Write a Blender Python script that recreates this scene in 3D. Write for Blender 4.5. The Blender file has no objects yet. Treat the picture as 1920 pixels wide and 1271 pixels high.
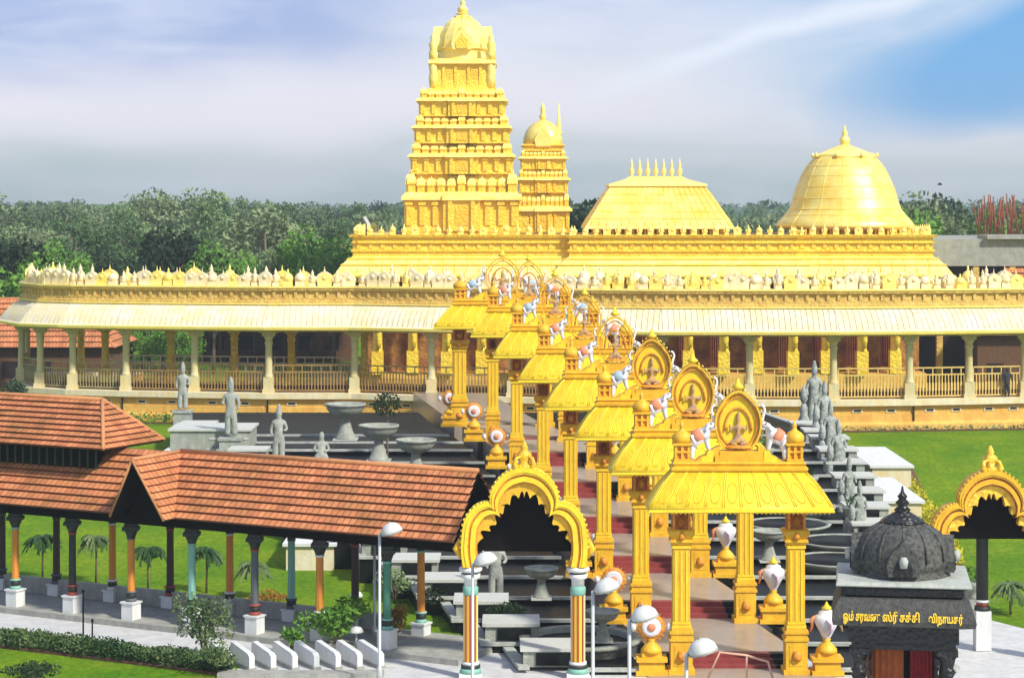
import bpy, bmesh, math, random
from math import sin, cos, pi, radians, sqrt, atan2
from mathutils import Vector, Matrix, noise as mnoise
random.seed(7)
S = bpy.context.scene
COL = S.collection
# ------------------------------------------------------------------ camera
H0 = 14.6                       # eye height; focal length 4000 px on a 1920 px wide picture
cam = bpy.data.objects.new('camera', bpy.data.cameras.new('camera'))
COL.objects.link(cam)
cam.location = (0, 0, H0); cam.rotation_euler = (pi/2, 0, 0)
cam.data.sensor_width = 36; cam.data.lens = 75
cam.data.shift_y = (385-635.5)/1920
cam.data.clip_start = 1; cam.data.clip_end = 6000
S.camera = cam
S.view_settings.view_transform = 'Standard'; S.view_settings.look = 'None'
S.view_settings.gamma = 1; S.view_settings.exposure = 0.80
# ------------------------------------------------------------------ sky + sun
SUN = Vector((0.62, -0.62, 0.78)).normalized()
W = bpy.data.worlds.new("World"); S.world = W; W.use_nodes = True
nt = W.node_tree; N = nt.nodes; Lk = nt.links; N.clear()
def wn(t, **k):
    n = N.new(t)
    for a, b in k.items(): setattr(n, a, b)
    return n
out = wn('ShaderNodeOutputWorld')
sky = wn('ShaderNodeTexSky', sky_type='NISHITA', sun_disc=False)
sky.sun_elevation = math.asin(SUN.z); sky.sun_rotation = atan2(SUN.x, SUN.y)
bgs = wn('ShaderNodeBackground'); bgs.inputs[1].default_value = 0.10
Lk.new(sky.outputs[0], bgs.inputs[0])
tc = wn('ShaderNodeTexCoord')
def wmath(op, a, b=None, c=None, clamp=False):
    n = wn('ShaderNodeMath', operation=op, use_clamp=clamp)
    for i, v in enumerate((a, b, c)):
        if v is None: continue
        if isinstance(v, (int, float)): n.inputs[i].default_value = v
        else: Lk.new(v, n.inputs[i])
    return n.outputs[0]
def wnoise(scale, loc=(0,0,0), sc=(1,1,1), detail=4, rough=.5, dist=0, rot=0):
    m = wn('ShaderNodeMapping'); m.inputs['Location'].default_value = loc; m.inputs['Scale'].default_value = sc
    m.inputs['Rotation'].default_value = (0, rot, 0)
    Lk.new(tc.outputs['Generated'], m.inputs['Vector'])
    n = wn('ShaderNodeTexNoise'); n.inputs['Scale'].default_value = scale; n.inputs['Detail'].default_value = detail
    n.inputs['Roughness'].default_value = rough; n.inputs['Distortion'].default_value = dist
    Lk.new(m.outputs[0], n.inputs['Vector']); return n.outputs[0]
def wramp(f, pts):
    r = wn('ShaderNodeValToRGB'); e = r.color_ramp.elements
    while len(e) < len(pts): e.new(.5)
    for i, (p, c) in enumerate(pts):
        e[i].position = p; e[i].color = (*c, 1)
    Lk.new(f, r.inputs[0]); return r.outputs[0]
def wmix(f, a, b):
    n = wn('ShaderNodeMix', data_type='RGBA')
    if isinstance(f, float): n.inputs['Factor'].default_value = f
    else: Lk.new(f, n.inputs['Factor'])
    for s, v in (('A', a), ('B', b)):
        sk = [i for i in n.inputs if i.name == s and i.type == 'RGBA'][0]
        if isinstance(v, tuple): sk.default_value = (*v, 1)
        else: Lk.new(v, sk)
    return [o for o in n.outputs if o.type == 'RGBA'][0]
sp = wn('ShaderNodeSeparateXYZ'); Lk.new(tc.outputs['Generated'], sp.inputs[0])
el = sp.outputs['Z']; az = sp.outputs['X']
warp = wmath('MULTIPLY_ADD', wnoise(7, sc=(1,1,2.2), detail=3), .04, -.02)
elw = wmath('ADD', el, warp)
def soft(v, lo, hi):          # 0 below lo, 1 above hi
    n = wn('ShaderNodeMapRange', interpolation_type='SMOOTHSTEP'); n.inputs[1].default_value = lo; n.inputs[2].default_value = hi; Lk.new(v, n.inputs[0]); return n.outputs[0]
base = wramp(elw, [(0.0, (.33,.45,.44)), (.012, (.40,.52,.53)), (.028, (.56,.62,.68)), (.045, (.74,.74,.82)), (.07, (.66,.68,.82)), (.095, (.52,.57,.80)), (.3, (.60,.64,.74)), (1.0, (.66,.69,.76))])
azw = wmath('ADD', az, wmath('MULTIPLY_ADD', wnoise(5, loc=(4,0,1), detail=3), .1, -.05))
# lavender blue sheet high on the left, thinner blue on the right, bright white bank between
ml = wmath('MULTIPLY', soft(elw, .042, .068), soft(wmath('MULTIPLY', azw, -1), .0, .10))
c0 = wmix(wmath('MULTIPLY', ml, .95), base, (.29,.37,.70))
mr = wmath('MULTIPLY', soft(elw, .022, .055), soft(azw, .05, .17))
c0 = wmix(wmath('MULTIPLY', mr, .9), c0, (.36,.53,.80))
bank = wmath('MULTIPLY', wmath('MULTIPLY', soft(elw, .026, .042), soft(wmath('MULTIPLY', elw, -1), -.078, -.050)), soft(wmath('MULTIPLY', azw, -1), -.17, -.03))
c0 = wmix(wmath('MULTIPLY', bank, .8), c0, (.82,.77,.90))
white = wramp(wnoise(9, loc=(2.3,0,.4), sc=(1,1,2.6), detail=5, rough=.55, dist=.4), [(.42,(0,0,0)), (.66,(1,1,1))])
c1 = wmix(wmath('MULTIPLY', white, .35), c0, (.84,.82,.92))
streak = wramp(wnoise(13, loc=(0,0,.7), sc=(.7,1,4.2), detail=4, dist=.5, rot=radians(-20)), [(.48,(0,0,0)), (.68,(1,1,1))])
c2 = wmix(wmath('MULTIPLY', streak, .38), c1, (.82,.82,.97))
dg_ = wmath('SUBTRACT', elw, wmath('MULTIPLY_ADD', az, .34, .040)); ray = wmath('MULTIPLY', wmath('MULTIPLY', soft(dg_, -.010, .0), soft(wmath('MULTIPLY', dg_, -1), -.009, -.0)), soft(az, .0, .09))
c2 = wmix(wmath('MULTIPLY', ray, .85), c2, (.80,.84,.97))
d1 = wmath('MULTIPLY', wmath('SUBTRACT', az, .25), 8.5); d2 = wmath('MULTIPLY', wmath('SUBTRACT', wmath('ADD', elw, wmath('MULTIPLY', az, -.30)), .001), 30)
rr = wmath('ADD', wmath('MULTIPLY', d1, d1), wmath('MULTIPLY', d2, d2))
hole = wmath('MULTIPLY', wmath('SUBTRACT', 1.0, rr, clamp=True), 1.35, clamp=True)
c3 = wmix(hole, c2, (.06,.34,.76))
bgc = wn('ShaderNodeBackground'); Lk.new(c3, bgc.inputs[0]); bgc.inputs[1].default_value = .64
ms = wn('ShaderNodeMixShader'); ms.inputs[0].default_value = .82
Lk.new(bgs.outputs[0], ms.inputs[1]); Lk.new(bgc.outputs[0], ms.inputs[2]); Lk.new(ms.outputs[0], out.inputs[0])
sun = bpy.data.objects.new('sun', bpy.data.lights.new('sun', 'SUN')); COL.objects.link(sun)
sun.data.energy = 2.9; sun.data.angle = radians(4); sun.data.color = (1, .95, .86)
sun.rotation_euler = SUN.to_track_quat('Z', 'Y').to_euler()

# ------------------------------------------------------------------ materials
MATS = {}
def mat(name, col, rough=.7, metal=0, col2=None, nscale=3, bump=0, bscale=20, kind='noise', spec=.5, dirt=0, emit=None):
    if name in MATS: return MATS[name]
    m = bpy.data.materials.new(name); m.use_nodes = True; t = m.node_tree; n = t.nodes
    b = n['Principled BSDF']; b.inputs['Roughness'].default_value = rough; b.inputs['Metallic'].default_value = metal
    b.inputs['Specular IOR Level'].default_value = spec
    b.inputs['Base Color'].default_value = (*col, 1)
    co = n.new('ShaderNodeTexCoord')
    oi = n.new('ShaderNodeObjectInfo'); va = n.new('ShaderNodeVectorMath'); va.operation = 'MULTIPLY_ADD'; va.inputs[1].default_value = (.37,.37,.37)
    t.links.new(oi.outputs['Location'], va.inputs[0]); t.links.new(co.outputs['Object'], va.inputs[2]); src = va.outputs[0]
    last = None
    if col2:
        nz = n.new('ShaderNodeTexNoise'); nz.inputs['Scale'].default_value = nscale; nz.inputs['Detail'].default_value = 6; nz.inputs['Roughness'].default_value = .65
        t.links.new(src, nz.inputs['Vector'])
        r = n.new('ShaderNodeValToRGB'); r.color_ramp.elements[0].position = .35; r.color_ramp.elements[1].position = .68
        r.color_ramp.elements[0].color = (*col, 1); r.color_ramp.elements[1].color = (*col2, 1)
        t.links.new(nz.outputs[0], r.inputs[0]); last = r.outputs[0]
    if dirt:
        nd = n.new('ShaderNodeTexNoise'); nd.inputs['Scale'].default_value = 1.3; nd.inputs['Detail'].default_value = 8; nd.inputs['Roughness'].default_value = .75
        mp = n.new('ShaderNodeMapping'); mp.inputs['Scale'].default_value = (2.5, 2.5, .5); t.links.new(src, mp.inputs[0]); t.links.new(mp.outputs[0], nd.inputs['Vector'])
        r2 = n.new('ShaderNodeValToRGB'); r2.color_ramp.elements[0].position = .35; r2.color_ramp.elements[1].position = .75
        v = 1-dirt; r2.color_ramp.elements[0].color = (1,1,1,1); r2.color_ramp.elements[1].color = (v, v, v, 1)
        t.links.new(nd.outputs[0], r2.inputs[0])
        mx = n.new('ShaderNodeMix'); mx.data_type = 'RGBA'; mx.blend_type = 'MULTIPLY'; mx.inputs['Factor'].default_value = 1
        A = [i for i in mx.inputs if i.name == 'A' and i.type == 'RGBA'][0]; B = [i for i in mx.inputs if i.name == 'B' and i.type == 'RGBA'][0]
        if last: t.links.new(last, A)
        else: A.default_value = (*col, 1)
        t.links.new(r2.outputs[0], B); last = [o for o in mx.outputs if o.type == 'RGBA'][0]
    if last: t.links.new(last, b.inputs['Base Color'])
    if bump:
        if kind == 'voronoi':
            bz = n.new('ShaderNodeTexVoronoi'); bz.inputs['Scale'].default_value = bscale; o = bz.outputs['Distance']
        else:
            bz = n.new('ShaderNodeTexNoise'); bz.inputs['Scale'].default_value = bscale; bz.inputs['Detail'].default_value = 4; o = bz.outputs[0]
        t.links.new(src, bz.inputs['Vector'])
        bp = n.new('ShaderNodeBump'); bp.inputs['Strength'].default_value = bump; bp.inputs['Distance'].default_value = .08
        t.links.new(o, bp.inputs['Height']); t.links.new(bp.outputs[0], b.inputs['Normal'])
    if emit:
        b.inputs['Emission Color'].default_value = (*emit[0], 1); b.inputs['Emission Strength'].default_value = emit[1]
    MATS[name] = m; return m
M_gold = mat('gold_leaf', (.97,.72,.08), .40, .2, (.94,.58,.035), 1.2, .55, 5, 'voronoi')
M_goldl = mat('pale_gold', (.98,.82,.26), .4, .15, (.97,.72,.12), 1.2, .3, 7)
M_golds = mat('smooth_gold', (.97,.82,.24), .36, .25, (.93,.64,.07), .9, .3, 6, dirt=.08)
M_goldd = mat('deep_gold', (.90,.50,.035), .5, .15, (.94,.60,.05), 2, .6, 6, 'voronoi')
M_cream = mat('cream_plaster', (.80,.74,.55), .8, 0, (.80,.62,.28), 1.5, .2, 12, dirt=.25)
M_creamw = mat('cream_white', (.86,.76,.55), .75, 0, (.84,.66,.30), 2.0, .4, 9, dirt=.15)
M_eave = mat('eave_plaster', (.78,.72,.58), .85, 0, (.80,.68,.34), .9, .25, 10, dirt=.2, spec=.25)
M_frieze = mat('ochre_frieze', (.76,.54,.13), .75, 0, (.60,.36,.07), 2.2, .6, 5, 'voronoi', dirt=.25)
M_stonecol = mat('cream_gold_stone', (.66,.60,.36), .75, 0, (.72,.56,.22), 2, .3, 10, dirt=.25)
M_plinth = mat('orange_plinth', (.82,.53,.11), .7, 0, (.74,.36,.06), 1.2, .4, 6, dirt=.25)
M_bronze = mat('brown_bronze', (.32,.17,.06), .5, .3, (.5,.33,.10), 3)
M_bronzel = mat('olive_railing', (.40,.34,.14), .6, 0, (.28,.20,.08), 3)
M_yrail = mat('yellow_railing', (.75,.55,.16), .6, .1, (.6,.38,.10), 3)
M_red = mat('red_curtain', (.20,.035,.02), .9, 0, (.30,.12,.03), 1.5)
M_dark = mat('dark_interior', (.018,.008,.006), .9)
M_white = mat('white_paint', (.78,.78,.75), .6, 0, (.70,.71,.68), 2, .1, 20, dirt=.2)
M_gate = mat('gate_orange_paint', (.90,.55,.02), .52, 0, (.80,.41,.014), 2.2, .28, 16, dirt=.28)
M_gatey = mat('gate_yellow_paint', (.94,.72,.03), .48, 0, (.90,.58,.018), 1.8, .2, 12, dirt=.2)
M_gater = mat('gate_carved_red', (.36,.06,.02), .7, 0, (.55,.20,.03), 14, .6, 12, 'voronoi')
M_orn = mat('ornament_ochre', (.80,.36,.02), .6, 0, (.55,.16,.02), 9, .5, 10)
M_eleph = mat('elephant_white', (.80,.78,.76), .6, 0, (.62,.62,.68), 4)
M_blank = mat('salmon_cloth', (.72,.30,.16), .8, 0, (.70,.22,.10), 6)
M_blankb = mat('blue_grey_cloth', (.35,.50,.55), .8, 0, (.3,.38,.45), 6)
M_figure = mat('painted_figure', (.26,.17,.16), .7, 0, (.72,.40,.06), 7, .4, 12)
M_granite = mat('black_granite', (.004,.005,.005), .5, 0, (.013,.016,.015), 3, .05, 30, spec=.15)
M_coping = mat('grey_coping', (.54,.56,.49), .8, 0, (.38,.40,.35), 2, .2, 15, dirt=.35)
M_grey = mat('grey_stone', (.33,.35,.28), .85, 0, (.20,.22,.18), 2.5, .35, 12, dirt=.4)
M_bowl = mat('bowl_stone', (.42,.44,.37), .85, 0, (.28,.30,.24), 3, .3, 14, dirt=.35)
M_statue = mat('statue_stone', (.45,.47,.40), .85, 0, (.30,.32,.28), 5, .4, 12, dirt=.35)
M_statued = mat('weathered_statue', (.48,.51,.45), .9, 0, (.20,.22,.20), 7, .8, 11, dirt=.3)
M_tread = mat('pink_grey_marble', (.42,.33,.25), .3, 0, (.32,.27,.22), 1.5, .05, 12, dirt=.2)
M_riser = mat('red_riser', (.30,.05,.045), .5, 0, (.20,.03,.03), 3)
M_pave = mat('pale_paving', (.66,.66,.64), .8, 0, (.52,.52,.50), 1.5, .15, 9, dirt=.25)
M_conc = mat('concrete', (.42,.42,.36), .9, 0, (.30,.30,.26), 2, .25, 14, dirt=.35)
M_blackst = mat('black_carved_stone', (.005,.005,.005), .38, 0, (.02,.02,.018), 3, .7, 7, 'voronoi')
M_domest = mat('weathered_dark_dome', (.016,.016,.014), .7, 0, (.12,.12,.10), 9, .35, 22)
M_eavest = mat('grey_sign_eave', (.075,.075,.065), .7, 0, (.03,.03,.027), 6, .5, 12)
M_lettery = mat('yellow_letter_paint', (.85,.55,.03), .6)
M_drape = mat('orange_cloth', (.50,.14,.03), .85, 0, (.35,.08,.02), 5)
M_draper = mat('crimson_cloth', (.36,.015,.02), .85, 0, (.2,.01,.01), 5)
M_timber_shade = mat('dark_timber_and_shade', (.006,.004,.004), .9, spec=.1)
M_trunk = mat('bark', (.12,.08,.05), .95, 0, (.2,.15,.10), 4, .5, 14)
M_lamp = mat('lamp_shade_white', (.66,.67,.63), .45, 0, (.55,.56,.52), 5)
M_pole = mat('pole_grey', (.55,.57,.54), .4, .4)
M_rust = mat('rusty_iron', (.30,.08,.03), .9, 0, (.15,.06,.03), 8)
M_skin = mat('skin', (.22,.11,.06), .6)
M_cloth = mat('dark_cloth', (.03,.03,.04), .9)
M_soil_shade = mat('soil_and_shade_brown', (.16,.07,.03), 1, 0, (.09,.05,.03), 5, .5, 9)
M_rim = mat('lighter_rim', (.55,.56,.50), .8, dirt=.2)
PC = {'o': mat('column_orange', (.72,.27,.03), .6, dirt=.3), 'd': mat('column_dark_brown', (.05,.022,.018), .7), 'g': mat('column_green', (.06,.24,.15), .6, dirt=.3),
      't': mat('column_teal', (.22,.48,.38), .6, dirt=.2), 's': mat('column_slate', (.10,.11,.12), .6), 'w': M_white, 'r': mat('column_red', (.30,.05,.03), .6),
      'y': mat('column_yellow', (.85,.50,.03), .6), 'k': mat('column_black', (.02,.025,.02), .6), 'p': mat('column_pink', (.72,.40,.26), .6)}

def leafmat(name, c1, c2, tint=.25, tr=.15):
    m = bpy.data.materials.new(name); m.use_nodes = True; t = m.node_tree; n = t.nodes; b = n['Principled BSDF']
    b.inputs['Roughness'].default_value = .65; b.inputs['Specular IOR Level'].default_value = .25
    co = n.new('ShaderNodeTexCoord'); oi = n.new('ShaderNodeObjectInfo')
    nz = n.new('ShaderNodeTexNoise'); nz.inputs['Scale'].default_value = .9; nz.inputs['Detail'].default_value = 5; t.links.new(co.outputs['Object'], nz.inputs['Vector'])
    ad = n.new('ShaderNodeMath'); ad.operation = 'MULTIPLY_ADD'; ad.inputs[1].default_value = tint; t.links.new(oi.outputs['Random'], ad.inputs[0]); 
    sb = n.new('ShaderNodeMath'); sb.operation = 'SUBTRACT'; sb.inputs[1].default_value = tint/2; t.links.new(nz.outputs[0], sb.inputs[0]); t.links.new(sb.outputs[0], ad.inputs[2])
    r = n.new('ShaderNodeValToRGB'); r.color_ramp.elements[0].position = .35; r.color_ramp.elements[1].position = .65
    r.color_ramp.elements[0].color = (*c1, 1); r.color_ramp.elements[1].color = (*c2, 1)
    t.links.new(ad.outputs[0], r.inputs[0]); t.links.new(r.outputs[0], b.inputs['Base Color'])
    tl = n.new('ShaderNodeBsdfTranslucent'); t.links.new(r.outputs[0], tl.inputs[0])
    mx = n.new('ShaderNodeMixShader'); mx.inputs[0].default_value = tr
    t.links.new(b.outputs[0], mx.inputs[1]); t.links.new(tl.outputs[0], mx.inputs[2]); t.links.new(mx.outputs[0], n['Material Output'].inputs[0])
    return m
L_mid = leafmat('foliage_mid', (.07,.14,.045), (.21,.30,.12), .5)
L_dark = leafmat('foliage_dark', (.014,.035,.012), (.05,.085,.028))
L_fresh = leafmat('foliage_fresh', (.06,.17,.02), (.17,.34,.04))
L_olive = leafmat('foliage_olive', (.09,.14,.055), (.24,.30,.14), .4)
L_hedge = leafmat('foliage_hedge', (.03,.08,.02), (.16,.22,.08))
L_yellow = leafmat('foliage_yellow', (.30,.32,.02), (.60,.55,.03))
L_autumn = leafmat('foliage_russet', (.18,.12,.02), (.40,.22,.03))

def grassmat():
    m = bpy.data.materials.new('lawn_grass'); m.use_nodes = True; t = m.node_tree; n = t.nodes; b = n['Principled BSDF']; b.inputs['Roughness'].default_value = .95
    b.inputs['Specular IOR Level'].default_value = .1
    co = n.new('ShaderNodeTexCoord')
    def nz(s, d, sc=(1,1,1)):
        mp = n.new('ShaderNodeMapping'); mp.inputs['Scale'].default_value = sc; t.links.new(co.outputs['Object'], mp.inputs[0])
        z = n.new('ShaderNodeTexNoise'); z.inputs['Scale'].default_value = s; z.inputs['Detail'].default_value = d; z.inputs['Roughness'].default_value = .7; t.links.new(mp.outputs[0], z.inputs['Vector']); return z.outputs[0]
    r = n.new('ShaderNodeValToRGB'); e = r.color_ramp.elements; e[0].position = .32; e[1].position = .7; e[0].color = (.09,.25,.008, 1); e[1].color = (.27,.38,.012, 1)
    t.links.new(nz(.22, 8), r.inputs[0])
    r2 = n.new('ShaderNodeValToRGB'); r2.color_ramp.elements[0].position = .3; r2.color_ramp.elements[1].position = .7; r2.color_ramp.elements[0].color = (.45,.52,.45,1); r2.color_ramp.elements[1].color = (1.15,1.1,1.0,1)
    t.links.new(nz(5, 6, (1,.45,1)), r2.inputs[0])
    mx = n.new('ShaderNodeMix'); mx.data_type = 'RGBA'; mx.blend_type = 'MULTIPLY'; mx.inputs['Factor'].default_value = 1
    t.links.new(r.outputs[0], [i for i in mx.inputs if i.name == 'A' and i.type == 'RGBA'][0]); t.links.new(r2.outputs[0], [i for i in mx.inputs if i.name == 'B' and i.type == 'RGBA'][0])
    t.links.new([o for o in mx.outputs if o.type == 'RGBA'][0], b.inputs['Base Color'])
    r3 = n.new('ShaderNodeValToRGB'); r3.color_ramp.elements[0].position = .60; r3.color_ramp.elements[1].position = .74; r3.color_ramp.elements[0].color = (0,0,0,1); r3.color_ramp.elements[1].color = (.6,.6,.6,1); t.links.new(nz(.55, 9), r3.inputs[0])
    m3 = n.new('ShaderNodeMix'); m3.data_type = 'RGBA'; t.links.new(r3.outputs[0], m3.inputs['Factor']); t.links.new([o for o in mx.outputs if o.type == 'RGBA'][0], [i for i in m3.inputs if i.name == 'A' and i.type == 'RGBA'][0]); [i for i in m3.inputs if i.name == 'B' and i.type == 'RGBA'][0].default_value = (.34,.30,.05,1)
    t.links.new([o for o in m3.outputs if o.type == 'RGBA'][0], b.inputs['Base Color'])
    bp = n.new('ShaderNodeBump'); bp.inputs['Strength'].default_value = .7; bp.inputs['Distance'].default_value = .1; t.links.new(nz(22, 3), bp.inputs['Height']); t.links.new(bp.outputs[0], b.inputs['Normal'])
    return m
M_grass = grassmat()
def tilemat():
    m = bpy.data.materials.new('terracotta_tiles'); m.use_nodes = True; t = m.node_tree; n = t.nodes; b = n['Principled BSDF']; b.inputs['Roughness'].default_value = .85
    uv = n.new('ShaderNodeUVMap'); uv.uv_map = 'UVMap'
    br = n.new('ShaderNodeTexBrick'); br.inputs['Scale'].default_value = 1; br.inputs['Brick Width'].default_value = .24; br.inputs['Row Height'].default_value = .30
    br.offset = .5; br.inputs['Mortar Size'].default_value = .018; br.inputs['Color1'].default_value = (.66,.26,.10,1); br.inputs['Color2'].default_value = (.50,.17,.065,1); br.inputs['Mortar'].default_value = (.20,.07,.035,1)
    t.links.new(uv.outputs[0], br.inputs['Vector'])
    co = n.new('ShaderNodeTexCoord'); z = n.new('ShaderNodeTexNoise'); z.inputs['Scale'].default_value = .9; z.inputs['Detail'].default_value = 8; z.inputs['Roughness'].default_value = .7; t.links.new(co.outputs['Object'], z.inputs['Vector'])
    r = n.new('ShaderNodeValToRGB'); r.color_ramp.elements[0].position = .3; r.color_ramp.elements[1].position = .7; r.color_ramp.elements[0].color = (.55,.62,.42,1); r.color_ramp.elements[1].color = (1.3,1.2,1.25,1); t.links.new(z.outputs[0], r.inputs[0])
    mx = n.new('ShaderNodeMix'); mx.data_type = 'RGBA'; mx.blend_type = 'MULTIPLY'; mx.inputs['Factor'].default_value = 1
    t.links.new(br.outputs[0], [i for i in mx.inputs if i.name == 'A' and i.type == 'RGBA'][0]); t.links.new(r.outputs[0], [i for i in mx.inputs if i.name == 'B' and i.type == 'RGBA'][0])
    t.links.new([o for o in mx.outputs if o.type == 'RGBA'][0], b.inputs['Base Color'])
    bp = n.new('ShaderNodeBump'); bp.inputs['Strength'].default_value = .6; bp.inputs['Distance'].default_value = .03; t.links.new(br.outputs['Fac'], bp.inputs['Height']); bp.invert = True; t.links.new(bp.outputs[0], b.inputs['Normal'])
    return m
M_tile = tilemat()

# ------------------------------------------------------------------ helpers
def at(px, py, Y): s = 4000/Y; return Vector(((px-960)/s, Y, H0-(py-385)/s))
def gz(Y): return max(0, min(1, (Y-88)/36))          # the ground rises gently towards the temple
class MB:
    def __init__(s): s.v = []; s.f = []; s.m = []; s.uv = {}; s.sm = []
    def add(s, vs, fs, mi=0, sm=False):
        o = len(s.v); s.v += [tuple(v) for v in vs]
        for f in fs: s.f.append(tuple(o+i for i in f)); s.m.append(mi); s.sm.append(sm)
        return s
    def box(s, x0, x1, y0, y1, z0, z1, mi=0, T=None):
        vs = [(x,y,z) for z in (z0,z1) for x,y in ((x0,y0),(x1,y0),(x1,y1),(x0,y1))]
        if T: vs = [T @ Vector(v) for v in vs]
        return s.add(vs, [(3,2,1,0),(4,5,6,7),(0,1,5,4),(1,2,6,5),(2,3,7,6),(3,0,4,7)], mi)
    def cbox(s, cx, cy, w, d, z0, z1, mi=0, T=None): return s.box(cx-w/2, cx+w/2, cy-d/2, cy+d/2, z0, z1, mi, T)
    def lathe(s, prof, n=16, c=(0,0), mi=0, sm=True, sq=0, rot=0, sy=1):
        # prof (r, z); sq>0 -> squarish rings
        vs = []; fs = []
        for r, z in prof:
            for k in range(n):
                a = 2*pi*k/n + rot; q = r
                if sq: q = r/max(abs(cos(a)), abs(sin(a)))**sq
                vs.append((c[0]+q*cos(a), c[1]+q*sin(a)*sy, z))
        for i in range(len(prof)-1):
            for k in range(n):
                k2 = (k+1) % n; fs.append((i*n+k, i*n+k2, (i+1)*n+k2, (i+1)*n+k))
        fs.append(tuple(reversed(range(n)))); fs.append(tuple((len(prof)-1)*n+k for k in range(n)))
        return s.add(vs, fs, mi, sm)
    def rings(s, rs, c=(0,0), mi=0, sm=False):        # rectangular rings (hx, hy, z)
        vs = []; fs = []
        for hx, hy, z in rs: vs += [(c[0]-hx,c[1]-hy,z),(c[0]+hx,c[1]-hy,z),(c[0]+hx,c[1]+hy,z),(c[0]-hx,c[1]+hy,z)]
        for i in range(len(rs)-1):
            for k in range(4): k2 = (k+1)%4; fs.append((i*4+k,i*4+k2,(i+1)*4+k2,(i+1)*4+k))
        fs.append((3,2,1,0)); o = (len(rs)-1)*4; fs.append((o,o+1,o+2,o+3))
        return s.add(vs, fs, mi, sm)
    def tube(s, pts, r, n=6, mi=0, sm=True):
        pts = [Vector(p) for p in pts]; vs = []; fs = []
        rr = r if isinstance(r, (list, tuple)) else [r]*len(pts)
        for i, p in enumerate(pts):
            d = (pts[min(i+1, len(pts)-1)]-pts[max(i-1, 0)]).normalized()
            u = d.cross(Vector((0,1,0)) if abs(d.y) < .9 else Vector((1,0,0))).normalized(); w = d.cross(u)
            for k in range(n):
                a = 2*pi*k/n; vs.append(p+(u*cos(a)+w*sin(a))*rr[i])
        for i in range(len(pts)-1):
            for k in range(n): k2 = (k+1)%n; fs.append((i*n+k,(i+1)*n+k,(i+1)*n+k2,i*n+k2))
        fs.append(tuple(range(n))); fs.append(tuple((len(pts)-1)*n+k for k in reversed(range(n))))
        return s.add(vs, fs, mi, sm)
    def sweep(s, poly, prof, mi=0, closed=True, caps=True):   # poly: list of (x,y); prof: (offset outward, z)
        nn = len(poly); P = [Vector((p[0], p[1])) for p in poly]; vs = []; fs = []; m = len(prof)
        for i in range(nn):
            d1 = (P[i]-P[i-1]).normalized() if i > 0 else (P[1]-P[0]).normalized()
            d2 = (P[i+1]-P[i]).normalized() if i < nn-1 else d1
            n1 = Vector((d1.y, -d1.x)); n2 = Vector((d2.y, -d2.x)); b = (n1+n2).normalized(); k = 1/max(.4, b.dot(n1))
            for o, z in prof: q = P[i]+b*o*k; vs.append((q.x, q.y, z))
        for i in range(nn-1):
            for j in range(m if closed else m-1):
                j2 = (j+1) % m; fs.append((i*m+j, (i+1)*m+j, (i+1)*m+j2, i*m+j2))
        if caps and closed: fs.append(tuple(range(m))); fs.append(tuple((nn-1)*m+j for j in reversed(range(m))))
        return s.add(vs, fs, mi)
    def extrude(s, pts, y0, y1, mi=0):                 # closed outline in XZ, given thickness along Y
        n = len(pts); vs = [(x,y0,z) for x,z in pts]+[(x,y1,z) for x,z in pts]
        fs = [tuple(range(n)), tuple(reversed(range(n, 2*n)))]+[(k,(k+n),((k+1)%n)+n,(k+1)%n) for k in range(n)]
        return s.add(vs, fs, mi)
    def band(s, A, B, y0, y1, mi=0):                   # ribbon between two open XZ curves of equal length, thick along Y
        n = len(A); vs = []
        for y in (y0, y1): vs += [(x,y,z) for x,z in A]+[(x,y,z) for x,z in B]
        fs = []
        for i in range(n-1):
            fs += [(i,i+1,n+i+1,n+i), (2*n+i,3*n+i,3*n+i+1,2*n+i+1), (i,2*n+i,2*n+i+1,i+1), (n+i,n+i+1,3*n+i+1,3*n+i)]
        fs += [(0,n,3*n,2*n), (n-1,3*n-1,4*n-1,2*n-1)]
        return s.add(vs, fs, mi)
    def obj(s, name, mats, parent=None, T=None):
        me = bpy.data.meshes.new(name); me.from_pydata([tuple(T @ Vector(v)) for v in s.v] if T else s.v, [], s.f)
        if not isinstance(mats, (list, tuple)): mats = [mats]
        for m in mats: me.materials.append(m)
        me.polygons.foreach_set('material_index', s.m); me.polygons.foreach_set('use_smooth', s.sm)
        bm = bmesh.new(); bm.from_mesh(me); bmesh.ops.recalc_face_normals(bm, faces=bm.faces); bm.to_mesh(me); bm.free()
        me.update()
        return link(name, me, parent)
def link(name, me, parent=None, loc=None, rz=0):
    o = bpy.data.objects.new(name, me); COL.objects.link(o); o.parent = parent
    if loc is not None: o.location = loc
    if rz: o.rotation_euler = (0,0,rz)
    return o
def tag(o, label=None, cat=None, group=None, kind=None):
    for k, v in (('label', label), ('category', cat), ('group', group), ('kind', kind)):
        if v: o[k] = v
    return o
def thing(name, label, cat, loc=(0,0,0), rz=0, group=None):
    o = link(name, None, None, loc, rz); return tag(o, label, cat, group)
def kids(o): return [c for c in COL.objects if c.parent == o]
def dup(root, loc, rz=0, label=None, group=None, scale=None):
    def cp(o, par):
        c = o.copy(); COL.objects.link(c); c.parent = par
        for ch in CH.get(o.name, []): cp(ch, c)
        return c
    global CH
    CH = {}
    for o in COL.objects:
        if o.parent: CH.setdefault(o.parent.name, []).append(o)
    r = cp(root, None); r.location = loc; r.rotation_euler = (0,0,rz)
    if scale: r.scale = scale if isinstance(scale, (tuple, list)) else (scale,)*3
    if label: r['label'] = label
    if group: r['group'] = group
    return r
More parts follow.
